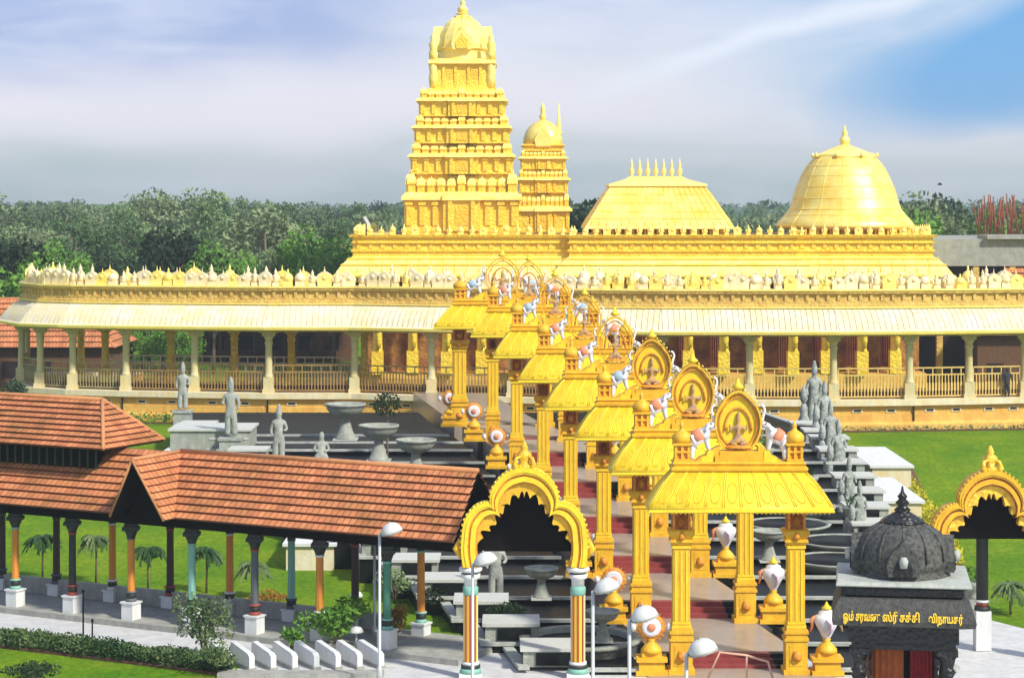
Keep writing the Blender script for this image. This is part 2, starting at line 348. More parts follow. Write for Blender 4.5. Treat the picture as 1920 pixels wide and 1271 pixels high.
def skin(name, V, E, R, m, parent=None, sub=1, smooth=True):
    bm = bmesh.new(); lay = bm.verts.layers.skin.verify(); vs = [bm.verts.new(v) for v in V]
    for a, b in E: bm.edges.new((vs[a], vs[b]))
    for i, v in enumerate(vs):
        r = R[i]; v[lay].radius = r if isinstance(r, tuple) else (r, r); v[lay].use_root = (i == 0)
    me = bpy.data.meshes.new(name); bm.to_mesh(me); bm.free()
    o = bpy.data.objects.new(name, me); COL.objects.link(o)
    mo = o.modifiers.new('s', 'SKIN'); mo.use_smooth_shade = True
    if sub: ms_ = o.modifiers.new('u', 'SUBSURF'); ms_.levels = sub; ms_.render_levels = sub
    dg = bpy.context.evaluated_depsgraph_get(); me2 = bpy.data.meshes.new_from_object(o.evaluated_get(dg))
    bpy.data.objects.remove(o); me2.name = name; me2.materials.clear(); me2.materials.append(m)
    return link(name, me2, parent)
def struct(o): o['kind'] = 'structure'; return o
def leaves(mb, c, r, n, size, rnd, mi=0, flat=1.0):
    for _ in range(n):
        while True:
            p = Vector((rnd.uniform(-1,1), rnd.uniform(-1,1), rnd.uniform(-1,1)))
            l = p.length
            if .35 < l < 1: break
        p = Vector((c[0]+p.x*r[0], c[1]+p.y*r[1], c[2]+p.z*r[2]))
        a = Vector((rnd.gauss(0,1), rnd.gauss(0,1), rnd.gauss(0,1)*flat)).normalized(); b = a.orthogonal().normalized()
        t = rnd.random()*6.28; u = (b*cos(t)+a.cross(b)*sin(t)); w = a.cross(u); s = size*rnd.uniform(.6,1.3)
        mb.add([p-u*s, p-w*s*.5, p+u*s, p+w*s*.5], [(0,1,2,3)], mi)

# ------------------------------------------------------------------ ground
mb = MB(); xs = [-850,-300,-120,-60,-40,-20,0,20,40,60,120,300,850]; ys = [5,30,60,88,100,112,124,160,220,400,900,2050]
for y in ys:
    for x in xs: mb.v.append((x, y, gz(y)-.02))
n = len(xs)
for j in range(len(ys)-1):
    for i in range(n-1): mb.f.append((j*n+i, j*n+i+1, (j+1)*n+i+1, (j+1)*n+i)); mb.m.append(0); mb.sm.append(False)
struct(mb.obj('lawn_ground', M_grass))
def sheet(name, pts, m, dz=.004):
    mb = MB(); ys_ = [p[1] for p in pts]
    mb.add([(x, y, gz(y)+dz-.02) for x, y in pts], [tuple(range(len(pts)))]); return struct(mb.obj(name, m))
sheet('paved_forecourt', [(-14,40),(24,40),(22,66),(12,84),(3.3,84),(-3,69.5),(-20.5,78.3),(-20.5,76.7)], M_pave)
sheet('lawn_strip', [(-22,40),(-14.2,40),(-8.4,68.6),(-20.5,75.3),(-22,76)], M_grass, .008)
sheet('paved_walk', [(12.5,60),(30,64),(30,66.5),(12.5,63.5)], M_pave, .012)
# distant hills
mb = MB(); rnd = random.Random(3); vs = []; nseg = 90
for j, (yy, hh) in enumerate(((1750,0),(1850,1),(2000,.9))):
    for i in range(nseg+1):
        x = -800+1600*i/nseg; z = 1 if j == 0 else 5+hh*(8+4*mnoise.noise(Vector((x*.005, 3, 0)))+5*mnoise.noise(Vector((x*.02, 1, 0))))
        vs.append((x, yy, z))
mb.add(vs, [(j*(nseg+1)+i, j*(nseg+1)+i+1, (j+1)*(nseg+1)+i+1, (j+1)*(nseg+1)+i) for j in range(2) for i in range(nseg)], 0, True)
struct(mb.obj('hills', L_dark))

# ------------------------------------------------------------------ outer colonnade
FR = [(-33.0,151),(-33.2,146),(-32.6,141.8),(-30.6,138.4),(-28.2,137),(-24.6,136),(-20.1,135.1),(-15.3,134.2),(-9.9,134.2),(-5.0,132.6),(0,131.6),(4.6,130.2),(9.06,129.4),(14.4,129.4),(19.5,129.4),(24.2,129.9),(28.0,130.7),(31.6,131.5),(35.5,132.6)]
colon = thing('temple_colonnade', 'long cream and gold pillared corridor with a wide sloping eave running across the whole view', 'colonnade')
mb = MB(); mb.sweep(FR, [(.9,.6),(.9,1.35),(.62,1.5),(.62,1.95),(.55,1.97),(.55,2.42),(.8,2.46),(.8,2.8),(-7,2.8),(-7,.6)])
pl = mb.obj('plinth', [M_plinth], colon)
mb = MB(); mb.sweep(FR, [(.84,2.47),(.86,2.50),(.86,2.83),(-7,2.83),(-7,2.81),(.8,2.81)]); mb.obj('floor_edge', M_cream, colon)
mb = MB(); mb.sweep(FR[1:], [(-.4,2.835),(-.4,2.85),(-6.9,2.85),(-6.9,2.835)]); mb.obj('shade_floor_sheet', M_soil_shade, colon)  # dark brown sheet puts the corridor's inner shade into the floor colour
def lerp2(a, b, t): return (a[0]+(b[0]-a[0])*t, a[1]+(b[1]-a[1])*t)
mb = MB(); mb.box(-.32,.32,-.04,0,2.06,2.30); mb.box(-.22,.22,-.055,-.045,2.12,2.24,1); o = mb.obj('vent', [M_cream, M_dark]); VM = o.data; bpy.data.objects.remove(o)
mb = MB(); mb.box(-.05,.05,-.06,0,1.55,2.42); o = mb.obj('pipe', [M_dark]); PM = o.data; bpy.data.objects.remove(o)
for i in range(3, len(FR)-2):
    a, b = Vector(FR[i]), Vector(FR[i+1]); d = (b-a).normalized(); ang = atan2(d.y, d.x); nr = Vector((d.y,-d.x))*.56
    for t in (.28, .72): p = a.lerp(b, t)+nr; link('vent', VM, colon, (p.x, p.y, 0), ang)
    if i % 2: p = a+nr*1.13; link('drain_pipe', PM, colon, (p.x, p.y, 0), ang)
mb = MB(); mb.sweep(FR, [(1.55,6.86),(1.60,6.98),(1.45,7.1),(1.1,7.55),(.6,8.05),(.05,8.34),(-1,8.34),(-1,7.6),(.2,7.3),(1.0,6.9)])
mb.obj('eave', M_eave, colon)
mb = MB(); mb.sweep(FR, [(.15,8.34),(.15,8.55),(.02,8.6),(.02,8.78),(-.08,8.8),(-.08,9.2),(.12,9.24),(.16,9.4),(-1,9.4),(-1,8.3)]); mb.sweep(FR, [(1.0,6.7),(1.0,6.95),(-7,7.0),(-7,6.7)])
for i in range(2, len(FR)-1):
    a, b = Vector(FR[i]), Vector(FR[i+1]); L = (b-a).length; d = (b-a)/L; ang = atan2(d.y, d.x); k = max(2, int(L/.62))
    for j in range(k):
        p = a+d*(L*(j+.5)/k); T = Matrix.Translation((p.x, p.y, 0)) @ Matrix.Rotation(ang, 4, 'Z')
        mb.box(-.09,.09,-.03,.12,8.8,9.2,0,T)
mb.obj('frieze', M_frieze, colon)
mb = MB(); mb.sweep(FR, [(1.63,6.84),(1.66,7.0),(1.58,7.04),(1.5,6.86)]); mb.sweep(FR, [(.2,9.4),(.2,9.5),(-1.1,9.5),(-1.1,9.4)]); mb.sweep(FR, [(.1,8.32),(.22,8.36),(.22,8.44),(.1,8.44)]); mb.obj('cornice_lines', M_goldl, colon)
# fine ribs on the eave
mb = MB()
for i in range(2, len(FR)-1):
    a, b = Vector(FR[i]), Vector(FR[i+1]); L = (b-a).length; d = (b-a)/L; nrm = Vector((d.y, -d.x)); k = int(L/.34)
    for j in range(k+1):
        p = a+d*(L*j/k); q = [(1.47,7.12),(1.12,7.58),(.62,8.07),(.1,8.36)]
        mb.tube([(p.x+nrm.x*o, p.y+nrm.y*o, z) for o, z in q], .014, 4)
mb.obj('eave_ribs', M_eave, colon)
# columns
def colproto(name, mats, h=4.1, w=.42):
    mb = MB(); z = 2.8
    mb.cbox(0,0,w*1.75,w*1.75,z,z+.28); mb.cbox(0,0,w*1.5,w*1.5,z+.28,z+1.0)
    mb.lathe([(w*.78,z+1.0),(w*.6,z+1.08),(w*.55,z+1.3),(w*.5,z+h-1.1),(w*.62,z+h-1.0),(w*.62,z+h-.9),(w*.48,z+h-.8),(w*.7,z+h-.6),(w*.9,z+h-.5)], 12, sq=.35)
    mb.cbox(0,0,w*1.9,w*1.4,z+h-.5,z+h-.3); mb.cbox(0,0,w*2.9,w*1.3,z+h-.3,z+h-.02)
    o = mb.obj(name, mats); me = o.data; bpy.data.objects.remove(o); return me
cm = colproto('column', M_stonecol); cm2 = colproto('inner_column', M_gold, 4.0, .46)
for i in range(1, len(FR)):
    link('column', cm, colon, (*FR[i], 0))
# bay railings (front) : one part per bay
def rail(a, b, off, m, name, z0=2.83, h=1.9, pitch=.2, mid=True):
    a, b = Vector(a), Vector(b); L = (b-a).length; d = (b-a)/L; nrm = Vector((d.y, -d.x)); a2 = a+nrm*off; ang = atan2(d.y, d.x)
    T = Matrix.Translation((a2.x, a2.y, z0)) @ Matrix.Rotation(ang, 4, 'Z'); mb = MB()
    mb.box(.3,L-.3,-.05,.05,h-.08,h,0,T); mb.box(.3,L-.3,-.05,.05,.10,.17,0,T)
    if mid: mb.box(.3,L-.3,-.04,.04,h-.5,h-.42,0,T)
    k = int((L-.6)/pitch)
    for j in range(k+1):
        x = .3+(L-.6)*j/k
        mb.box(x-.03,x+.03,-.03,.03,.17,h-.5 if mid else h-.08,0,T)
        mb.box(x-.055,x+.055,-.045,.045,.45,.95,0,T)
        if mid and j % 3 == 0: mb.box(x-.03,x+.03,-.03,.03,h-.42,h-.08,0,T)
    return mb.obj(name, m, colon)
for i in range(1, len(FR)-1):
    rail(FR[i], FR[i+1], -.05, M_yrail if i > 11 else (M_bronze if i > 4 else M_bronzel), 'railing', h=1.9 if i > 10 else 1.75)
# inner row of columns and far railing, seen through the left bays
IN = [(-29.5,146),(-27,141.6),(-22.5,140.6),(-18.2,139.8),(-14.4,139.2),(-9.6,139.0)]
for p in IN: link('inner_column', cm2, colon, (*p, 0))
for i in range(1, len(IN)-1): rail(IN[i], IN[i+1], 0, M_creamw, 'inner_railing', h=1.9)
# parapet ornaments
def small(name, fn, mats):
    mb = MB(); fn(mb); o = mb.obj(name, mats); me = o.data; bpy.data.objects.remove(o); return me
def o_shrine(mb):
    mb.cbox(0,0,.95,.5,0,.42); mb.extrude([(-.5,.42),(-.55,.6),(-.42,.82),(-.2,.98),(0,1.05),(.2,.98),(.42,.82),(.55,.6),(.5,.42)], -.25, .25)
    mb.lathe([(.02,1.0),(.08,1.08),(.03,1.2),(.01,1.4)], 6); mb.lathe([(.2,.55),(.2,.8)], 8, (0,-.14))
def o_dome(mb):
    mb.cbox(0,0,.7,.6,0,.4); mb.lathe([(.36,.4),(.42,.5),(.40,.68),(.28,.88),(.1,.98),(.06,1.05),(.09,1.1),(.02,1.3)], 10)
def o_fig(mb):
    mb.cbox(0,0,.5,.4,0,.25); mb.lathe([(.2,.25),(.26,.4),(.2,.62),(.24,.78),(.1,.86),(.12,.95),(.12,1.05),(.04,1.2),(.02,1.3)], 8)
    mb.lathe([(.08,.3),(.1,.5),(.07,.75)], 6, (-.27,0)); mb.lathe([(.08,.3),(.1,.5),(.07,.75)], 6, (.27,0))
ORN = [(small('parapet_shrine', o_shrine, mm), small('parapet_dome', o_dome, mm), small('parapet_figure', o_fig, mm)) for mm in (M_creamw, M_goldl)]
ORNN = ('parapet_shrine', 'parapet_dome', 'parapet_figure')
def along(poly, off, z, step, par, pick, cap=100, sc=1.0, tot=[0]):
    c = 0
    for i in range(len(poly)-1):
        a, b = Vector(poly[i]), Vector(poly[i+1]); L = (b-a).length; d = (b-a)/L; nrm = Vector((d.y, -d.x)); k = max(1, round(L/step))
        for j in range(k):
            p = a+d*(L*(j+.5)/k)+nrm*off; g, t = pick(c); o = link(ORNN[t], ORN[g][t], par, (p.x, p.y, z), atan2(d.y, d.x)); s = sc*(.85+.3*((c*7919) % 10)/10); o.scale = (sc, sc, s); c += 1
rnd = random.Random(11)
along(FR[1:], -.45, 9.5, .74, colon, lambda c: (0 if rnd.random() < .66 else 1, rnd.choice((0,2,1,2,0,2))), sc=.82)
along(FR[2:-1], -1.5, 9.5, 1.25, colon, lambda c: (rnd.choice((0,0,1)), rnd.choice((0,1,1,2))), sc=.95)

# ------------------------------------------------------------------ inner golden temple block
temple = thing('golden_temple_hall', 'wide gold-leafed temple hall block behind the corridor, lined with small golden figures', 'temple')
MF = [(-11.2,172),(-11.2,150),(4.0,150),(4.0,149.4),(20,149.4),(20,150),(29.6,150),(29.6,172)]
mb = MB(); mb.sweep(MF, [(1.2,9.5),(1.3,9.62),(1.1,9.9),(.75,10.4),(.3,10.85),(0,11.0),(-2,11.0),(-2,9.5)]); mb.obj('lower_eave', M_goldl, temple)
mb = MB(); mb.sweep(MF, [(1.30,9.56),(1.36,9.62),(1.34,9.72),(1.2,9.74)]); mb.sweep(MF, [(.78,10.40),(.84,10.42),(.72,10.50),(.62,10.48)]); mb.sweep(MF, [(.36,10.80),(.42,10.83),(.3,10.90),(.2,10.88)])
for k in range(48): x = -10.8+k*.85; mb.tube([(x,148.9,9.95),(x,149.28,10.42),(x,149.72,10.86)], .035, 4)
mb.obj('eave_mouldings', M_gold, temple)
mb = MB(); mb.sweep(MF, [(0,10.9),(0,11.3),(.12,11.35),(.12,11.5),(-.05,11.53),(-.05,11.9),(.12,11.93),(.12,12.0),(0,12.03),(0,12.3),(.2,12.35),(.26,12.52),(-2,12.52),(-2,10.9)])
for i in range(len(MF)-1):
    a, b = Vector(MF[i]), Vector(MF[i+1]); L = (b-a).length
    if L < 2: continue
    d = (b-a)/L; ang = atan2(d.y, d.x); k = int(L/.8)
    for j in range(k):
        p = a+d*(L*(j+.5)/k); T = Matrix.Translation((p.x, p.y, 0)) @ Matrix.Rotation(ang, 4, 'Z'); mb.box(-.13,.13,-.03,.1,11.55,11.91,0,T)
mb.obj('upper_wall', M_gold, temple)
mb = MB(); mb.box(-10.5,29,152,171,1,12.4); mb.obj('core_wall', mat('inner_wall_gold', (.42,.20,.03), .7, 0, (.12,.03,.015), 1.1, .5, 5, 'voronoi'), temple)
for k in range(16):
    x = -9.4+k*2.42
    mb = MB(); mb.cbox(0,0,.8,.8,2.8,4.4); mb.lathe([(.42,4.4),(.34,4.5),(.30,6.9),(.44,7.1),(.5,7.4),(.55,8.2),(.6,9.5)], 10, sq=.3); mb.lathe([(.14,4.6),(.22,5.2),(.18,5.9),(.26,6.3),(.08,6.7)], 8, (.1,-.45))
    link('gold_pillar', mb.obj('x', M_gold).data, temple, (x, 149.9 if k % 2 else 149.2, 0))
for o in [o for o in COL.objects if o.name.startswith('x')]: bpy.data.objects.remove(o)
for k in range(9):
    x = 7.2+k*2.42; mb = MB(); w = .95; vs = []
    for z in (3.2, 9.6):
        for j in range(13): vs.append((x-w/2+w*j/12, 151.0+.09*(-1)**j, z))
    mb.add(vs, [(j,j+1,14+j,13+j) for j in range(12)]); mb.add([(a,b+.1,c) for a,b,c in vs], [(j,j+1,14+j,13+j) for j in range(12)])
    mb.obj('red_drape', M_red, temple)
mb = MB(); mb.box(-10.6,29.1,149.6,152,1.2,2.8); mb.obj('hall_floor', M_plinth, temple)
mb = MB(); mb.box(-10.9,29.3,149.9,152,9.2,9.6); mb.obj('beam', M_goldd, temple)
mb = MB()
for k in range(60):
    x = -11.0+k*.69; mb.lathe([(.1,9.15),(.16,9.3),(.1,9.5)], 6, (x,148.9))
mb.obj('eave_beads', M_goldd, temple)
along(MF, -.2, 12.52, .78, temple, lambda c: (1, (2,1,2,0,2,1)[c % 6]), sc=.55)
for px, py in ((705,415),(712,420)): pass

# ------------------------------------------------------------------ towers
def tier(mb, hx, hy, z0, z1, c=(0,0), np=5, mi=0, mi2=1, over=.25):
    h = z1-z0; b = z0+h*.52
    mb.rings([(hx,hy,z0),(hx,hy,z0+h*.06),(hx*.96,hy*.96,z0+h*.09),(hx*.96,hy*.96,b)], c, mi)
    for s_, H1, H2 in ((0,hx,hy),(1,hy,hx)):
        for k in range(np+1):
            u = -H1*.92+2*H1*.92*k/np
            for sg in (-1,1):
                q = (c[0]+u, c[1]+sg*H2*.96) if s_ == 0 else (c[0]+sg*H2*.96, c[1]+u)
                mb.cbox(q[0], q[1], H1*.09, H1*.09, z0+h*.09, b, mi)
                mb.cbox(q[0], q[1], H1*.13, H1*.13, b-h*.08, b-h*.02, mi)
    # middle projection
    mb.rings([(hx*.32,hy*1.05,z0),(hx*.32,hy*1.05,b)], c, mi)
    for u in (-.2,.2): mb.cbox(c[0]+u*hx, c[1]-hy*1.06, hx*.07, hx*.07, z0, b, mi)
    mb.cbox(c[0], c[1]-hy*1.056, hx*.22, .03, z0+h*.1, b-h*.1, 2)
    mb.rings([(hx,hy,b),(hx+over,hy+over,b+.03),(hx+over*.9,hy+over*.9,b+h*.07),(hx*.98,hy*.98,b+h*.14)], c, mi2)
    mb.rings([(hx*.34,hy*1.05+over,b+.01),(hx*.33,hy*1.05+over*.8,b+h*.09),(hx*.3,hy,b+h*.15)], c, mi2)
    # row of miniature shrines
    p0 = b+h*.14; ph = z1-p0
    for s_, H1, H2 in ((0,hx,hy),(1,hy,hx)):
        n_ = 11; w = 2*H1*.98/n_
        for k in range(n_):
            u = -H1*.98+w*(k+.5); big = k in (0,5,10)
            for sg in (-1,1):
                q = (c[0]+u, c[1]+sg*H2*.86) if s_ == 0 else (c[0]+sg*H2*.86, c[1]+u)
                r = w*.44; hh = ph*(1.0 if big else .78); q2 = (q[0]*(1.02 if big else 1), q[1]*(1.02 if big else 1))
                mb.rings([(r*.8,r*.8,p0),(r*.8,r*.8,p0+hh*.38),(r*1.05,r*1.05,p0+hh*.42),(r*.98,r*.98,p0+hh*.5)], q2, mi)
                mb.rings([(r*.98,r*.9,p0+hh*.5),(r*.95,r*.85,p0+hh*.68),(r*.7,r*.55,p0+hh*.84),(r*.5,r*.2,p0+hh*.92)], q2, mi2)
                mb.lathe([(r*.1,p0+hh*.9),(r*.14,p0+hh*.98),(.02,p0+hh*1.14)], 5, q2, mi2)
                mb.cbox(q2[0], q2[1], r*.5 if s_ == 0 else r*1.66, r*1.66 if s_ == 0 else r*.5, p0+hh*.05, p0+hh*.34, 2)
    mb.rings([(hx*.86,hy*.86,p0-.01),(hx*.80,hy*.80,z1)], c, mi)
def tower(name, label, loc, tiers, dome):
    t = thing(name, label, 'temple tower', loc)
    b0 = tiers[0]; mb = MB(); mb.rings([(b0[0]*1.02,b0[0]*1.02,1-loc[2]),(b0[0]*1.02,b0[0]*1.02,b0[1])]); mb.obj('lower_body', M_goldd, t)
    for hx, z0, z1, npil in tiers:
        mb = MB(); tier(mb, hx, hx, z0, z1, np=npil); mb.obj('tier', [M_gold, M_goldl, M_goldd], t)
    dome(t); return t
s1 = 24.2; Zt = lambda y: 14.6-(y-385)/s1
def dome1(t):
    mb = MB(); mb.rings([(2.5,2.5,Zt(172)),(2.35,2.35,Zt(168)),(2.2,2.2,Zt(126))], mi=0)
    for sx in (-1,1):
        for sy in (-1,1):
            for q in (1.9,): mb.lathe([(.28,Zt(168)),(.36,Zt(150)),(.28,Zt(140)),(.38,Zt(125)),(.2,Zt(120))], 8, (sx*2.2,sy*2.2), 1)
    for u in (-1.4,-.5,.5,1.4):
        mb.cbox(u,-2.28,.22,.2,Zt(168),Zt(126)); mb.cbox(2.28,u,.2,.22,Zt(168),Zt(126)); mb.cbox(-2.28,u,.2,.22,Zt(168),Zt(126))
    for u in (-.95,.95): mb.cbox(u,-2.25,.55,.1,Zt(160),Zt(133),2)
    mb.rings([(2.2,2.2,Zt(126)),(2.62,2.62,Zt(124)),(2.55,2.55,Zt(118)),(2.1,2.1,Zt(114))], mi=1)
    mb.obj('neck', [M_gold, M_goldl, M_goldd], t)
    mb = MB(); mb.lathe([(1.9,Zt(114)),(1.8,Zt(96)),(2.05,Zt(94)),(2.0,Zt(84)),(1.85,Zt(70)),(1.6,Zt(57)),(1.25,Zt(46)),(.85,Zt(38)),(.5,Zt(32)),(.45,Zt(29)),(.55,Zt(27)),(.3,Zt(25))], 16, sm=False)
    for k in range(8):
        a = k*pi/4; mb.tube([(1.98*cos(a),1.98*sin(a),Zt(90)),(1.78*cos(a),1.78*sin(a),Zt(70)),(1.2*cos(a),1.2*sin(a),Zt(46)),(.5*cos(a),.5*sin(a),Zt(32))], .1, 5)
    mb.obj('dome', M_goldl, t)
    for a in (pi*1.5, 0, pi, pi/2):
        mb = MB(); T = Matrix.Rotation(a+pi/2, 4, 'Z')
        pts = [(-.7,0),(-.85,.4),(-.75,.9),(-.4,1.3),(-.12,1.55),(0,1.9),(.12,1.55),(.4,1.3),(.75,.9),(.85,.4),(.7,0)]
        mb.extrude([(x, Zt(97)+z) for x, z in pts], -2.25, -1.5); mb.extrude([(x*.6, Zt(95)+z*.6) for x, z in pts], -2.32, -2.25, 1)
        mb.obj('arched_gable', [M_goldl, M_gold], t, T)
    for sx in (-1,1):
        for sy in (-1,1):
            mb = MB(); mb.lathe([(.3,Zt(118)),(.36,Zt(105)),(.26,Zt(98)),(.36,Zt(88)),(.2,Zt(82)),(.24,Zt(75)),(.1,Zt(70)),(.03,Zt(62))], 8, (sx*2.2,sy*2.2)); mb.obj('corner_figure', M_goldl, t)
    mb = MB(); mb.lathe([(.25,Zt(27)),(.4,Zt(22)),(.42,Zt(17)),(.2,Zt(12)),(.14,Zt(10)),(.24,Zt(7)),(.12,Zt(3)),(.03,Zt(-3))], 10); mb.obj('finial', M_goldl, t)
tower('gopuram_tower', 'tallest golden temple tower, many tiered with a domed cap and finial', ((868-960)/s1,165,0),
      [(4.30,Zt(432),Zt(325),8),(3.85,Zt(328),Zt(270),8),(3.58,Zt(272),Zt(220),8),(3.25,Zt(222),Zt(170),7)], dome1)
s2 = 22.9; Z2 = lambda y: 14.6-(y-385)/s2
def dome2(t):
    mb = MB(); mb.rings([(1.72,1.72,Z2(284)),(1.62,1.62,Z2(282)),(1.62,1.62,Z2(276)),(1.8,1.8,Z2(274)),(1.6,1.6,Z2(271))]); mb.obj('neck', M_goldd, t)
    mb = MB(); mb.lathe([(1.5,Z2(274)),(1.62,Z2(268)),(1.60,Z2(258)),(1.42,Z2(247)),(1.15,Z2(238)),(.8,Z2(231)),(.4,Z2(227)),(.15,Z2(224))], 20, sq=.25); mb.obj('dome', M_golds, t)
    mb = MB(); mb.extrude([(-.6,Z2(276)),(-.7,Z2(262)),(-.3,Z2(246)),(0,Z2(240)),(.3,Z2(246)),(.7,Z2(262)),(.6,Z2(276))], -1.78,-1.2); mb.obj('arched_gable', M_goldl, t)
    for x, y in ((0,0),(1.3,-.3)):
        mb = MB(); zz = 226 if x == 0 else 256
        mb.lathe([(.2,Z2(zz)),(.3,Z2(zz-8)),(.16,Z2(zz-14)),(.2,Z2(zz-20)),(.14,Z2(zz-27)),(.02,Z2(193))], 8, (x,y)); mb.obj('finial', M_goldl, t)
tower('small_gopuram_tower', 'smaller golden tiered tower just right of the tallest tower', ((1018-960)/s2,175,0),
      [(2.12,Z2(435),Z2(362),4),(2.0,Z2(362),Z2(318),4),(1.82,Z2(318),Z2(282),4)], dome2)
# long vaulted hall roof with seven finials
s3 = 25.; Z3 = lambda y: 14.6-(y-385)/s3
t = thing('vaulted_shrine_roof', 'low golden curved roof crowned by seven finials', 'temple roof', ((1229-960)/s3,160,0))
mb = MB(); mb.rings([(4.2,3.8,Z3(430)),(5.45,5.0,Z3(428)),(5.35,4.9,Z3(422)),(5.05,4.6,Z3(409)),(4.7,4.2,Z3(396)),(4.32,3.8,Z3(381)),(3.92,3.3,Z3(365)),(3.5,2.8,Z3(351))], sm=False)
RV = [(5.35,4.9,Z3(422)),(5.05,4.6,Z3(409)),(4.7,4.2,Z3(396)),(4.32,3.8,Z3(381)),(3.92,3.3,Z3(365)),(3.5,2.8,Z3(351))]
for k in range(-9,10): mb.tube([(h_*k/9.5,-d_-.01,z_) for h_, d_, z_ in RV], .03, 5)
for h_, d_, z_ in RV[1:5]: mb.rings([(h_+.02,d_+.02,z_-.04),(h_+.05,d_+.05,z_),(h_,d_,z_+.04)])
mb.obj('roof', M_golds, t)
mb = MB(); mb.rings([(3.5,2.8,Z3(351)),(3.65,2.95,Z3(350)),(3.6,2.9,Z3(346)),(2.9,2.0,Z3(341)),(2.3,1.0,Z3(336)),(1.95,.35,Z3(331))]); mb.obj('roof_cap', M_goldl, t)
mb = MB(); mb.rings([(4.2,3.8,1),(4.2,3.8,Z3(429))]); 
for k in range(34):
    u = -4.9+k*.297; mb.cbox(u,-4.55,.12,.12,Z3(440),Z3(428))
mb.obj('drum', M_goldd, t)
for k in range(7):
    mb = MB(); x = -1.78+k*.6
    mb.lathe([(.12,Z3(333)),(.09,Z3(329)),(.2,Z3(323)),(.18,Z3(318)),(.07,Z3(313)),(.12,Z3(310)),(.04,Z3(305)),(.02,Z3(297))], 8, (x,0)); mb.obj('finial', M_goldl, t)
for x in (-4.6,4.6): mb = MB(); mb.lathe([(.3,Z3(436)),(.35,Z3(425)),(.2,Z3(418)),(.03,Z3(412))], 8, (x,-4.6)); mb.obj('corner_figure', M_gold, t)
# bell dome
t = thing('bell_dome_shrine', 'large golden bell shaped dome with a single finial at right', 'temple dome', ((1584-960)/s3,160,0))
k8 = 1/cos(pi/8)
prof = [(108,432),(127,427),(128,422),(121,413),(110,401),(103,391),(99,380),(95,365),(90,350),(82,332),(73,315),(63,302),(56,295)]
pr = [(r/s3, Z3(y)) for r, y in prof]
mb = MB(); mb.lathe(pr, 32, sm=True, sq=.12)
for k in range(16):
    a = k*pi/8+pi/16; q_ = 1/max(abs(cos(a)),abs(sin(a)))**.12; mb.tube([((r+.01)*q_*cos(a),(r+.01)*q_*sin(a),z) for r, z in pr[1:]], .02, 5)
for q in (403, 392, 372, 350, 330, 312): 
    r = {403:112,392:104.5,372:97,350:90,330:81,312:71}[q]/s3; mb.lathe([(r,Z3(q+1.5)),(r+.025,Z3(q+.5)),(r+.025,Z3(q-.5)),(r-.05,Z3(q-1.5))], 32, sm=True, sq=.12)
mb.obj('dome', M_golds, t)
mb = MB(); mb.lathe([(2.2,Z3(296)),(2.45,Z3(295)),(2.4,Z3(291)),(1.7,Z3(285)),(1.0,Z3(278)),(.45,Z3(273)),(.3,Z3(270))], 8, sm=False, rot=pi/8)
for k in range(8): a = k*pi/4+pi/8; mb.lathe([(.08,Z3(296)),(.14,Z3(292)),(.02,Z3(286))], 6, (2.45*cos(a),2.45*sin(a)))
mb.obj('dome_cap', M_goldl, t)
mb = MB(); mb.lathe([(.25,Z3(272)),(.4,Z3(266)),(.38,Z3(260)),(.16,Z3(255)),(.26,Z3(250)),(.12,Z3(245)),(.04,Z3(235))], 10); mb.obj('finial', M_goldl, t)
mb = MB(); mb.lathe([(4.3,1),(4.3,Z3(431))], 8, sm=False, rot=pi/8)
for k in range(30): u = -4.4+k*.3; mb.cbox(u,-4.2,.12,.12,Z3(440),Z3(429))
mb.obj('drum', M_goldd, t)
# slanting floodlight on roof corner and one on the right end
t = thing('roof_floodlight', 'small dark floodlight with pale shield on the left end of the temple roof', 'floodlight', (-10.2,149.2,12.5))
mb = MB(); mb.tube([(0,0,0),(0,0,.9)], .05, 6); mb.obj('stand', M_dark, t); mb = MB(); mb.box(-.35,.35,-.06,.06,-.1,.1,0,Matrix.Translation((.05,0,1.0)) @ Matrix.Rotation(radians(60),4,'Y')); mb.obj('shield', M_white, t)

# grey flat-roofed building on the right behind the temple, with rusty rods
t = thing('concrete_hall', 'unfinished grey concrete hall with a deep flat roof slab at right edge', 'building', (33.5,158,1))
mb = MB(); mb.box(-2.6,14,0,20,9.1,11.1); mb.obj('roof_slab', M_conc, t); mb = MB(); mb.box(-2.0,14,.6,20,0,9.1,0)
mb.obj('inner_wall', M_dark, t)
mb = MB(); mb.box(1.6,14,-.5,3,11.1,11.4); mb.obj('parapet', M_conc, t)
for x in (-1.8,.9,3.6,6.3): mb = MB(); mb.cbox(x,-.2+.5,.45,.45,0,9.1); mb.obj('pillar', M_frieze, t)
mb = MB(); rnd = random.Random(5)
for k in range(46):
    x = 3.2+rnd.random()*4; y = 6+rnd.random()*5; mb.tube([(x,y,11.0),(x+rnd.uniform(-.5,.5),y,11.3+rnd.uniform(1.6,3.2))], .05, 4)
mb.obj('reinforcing_rods', M_rust, t)
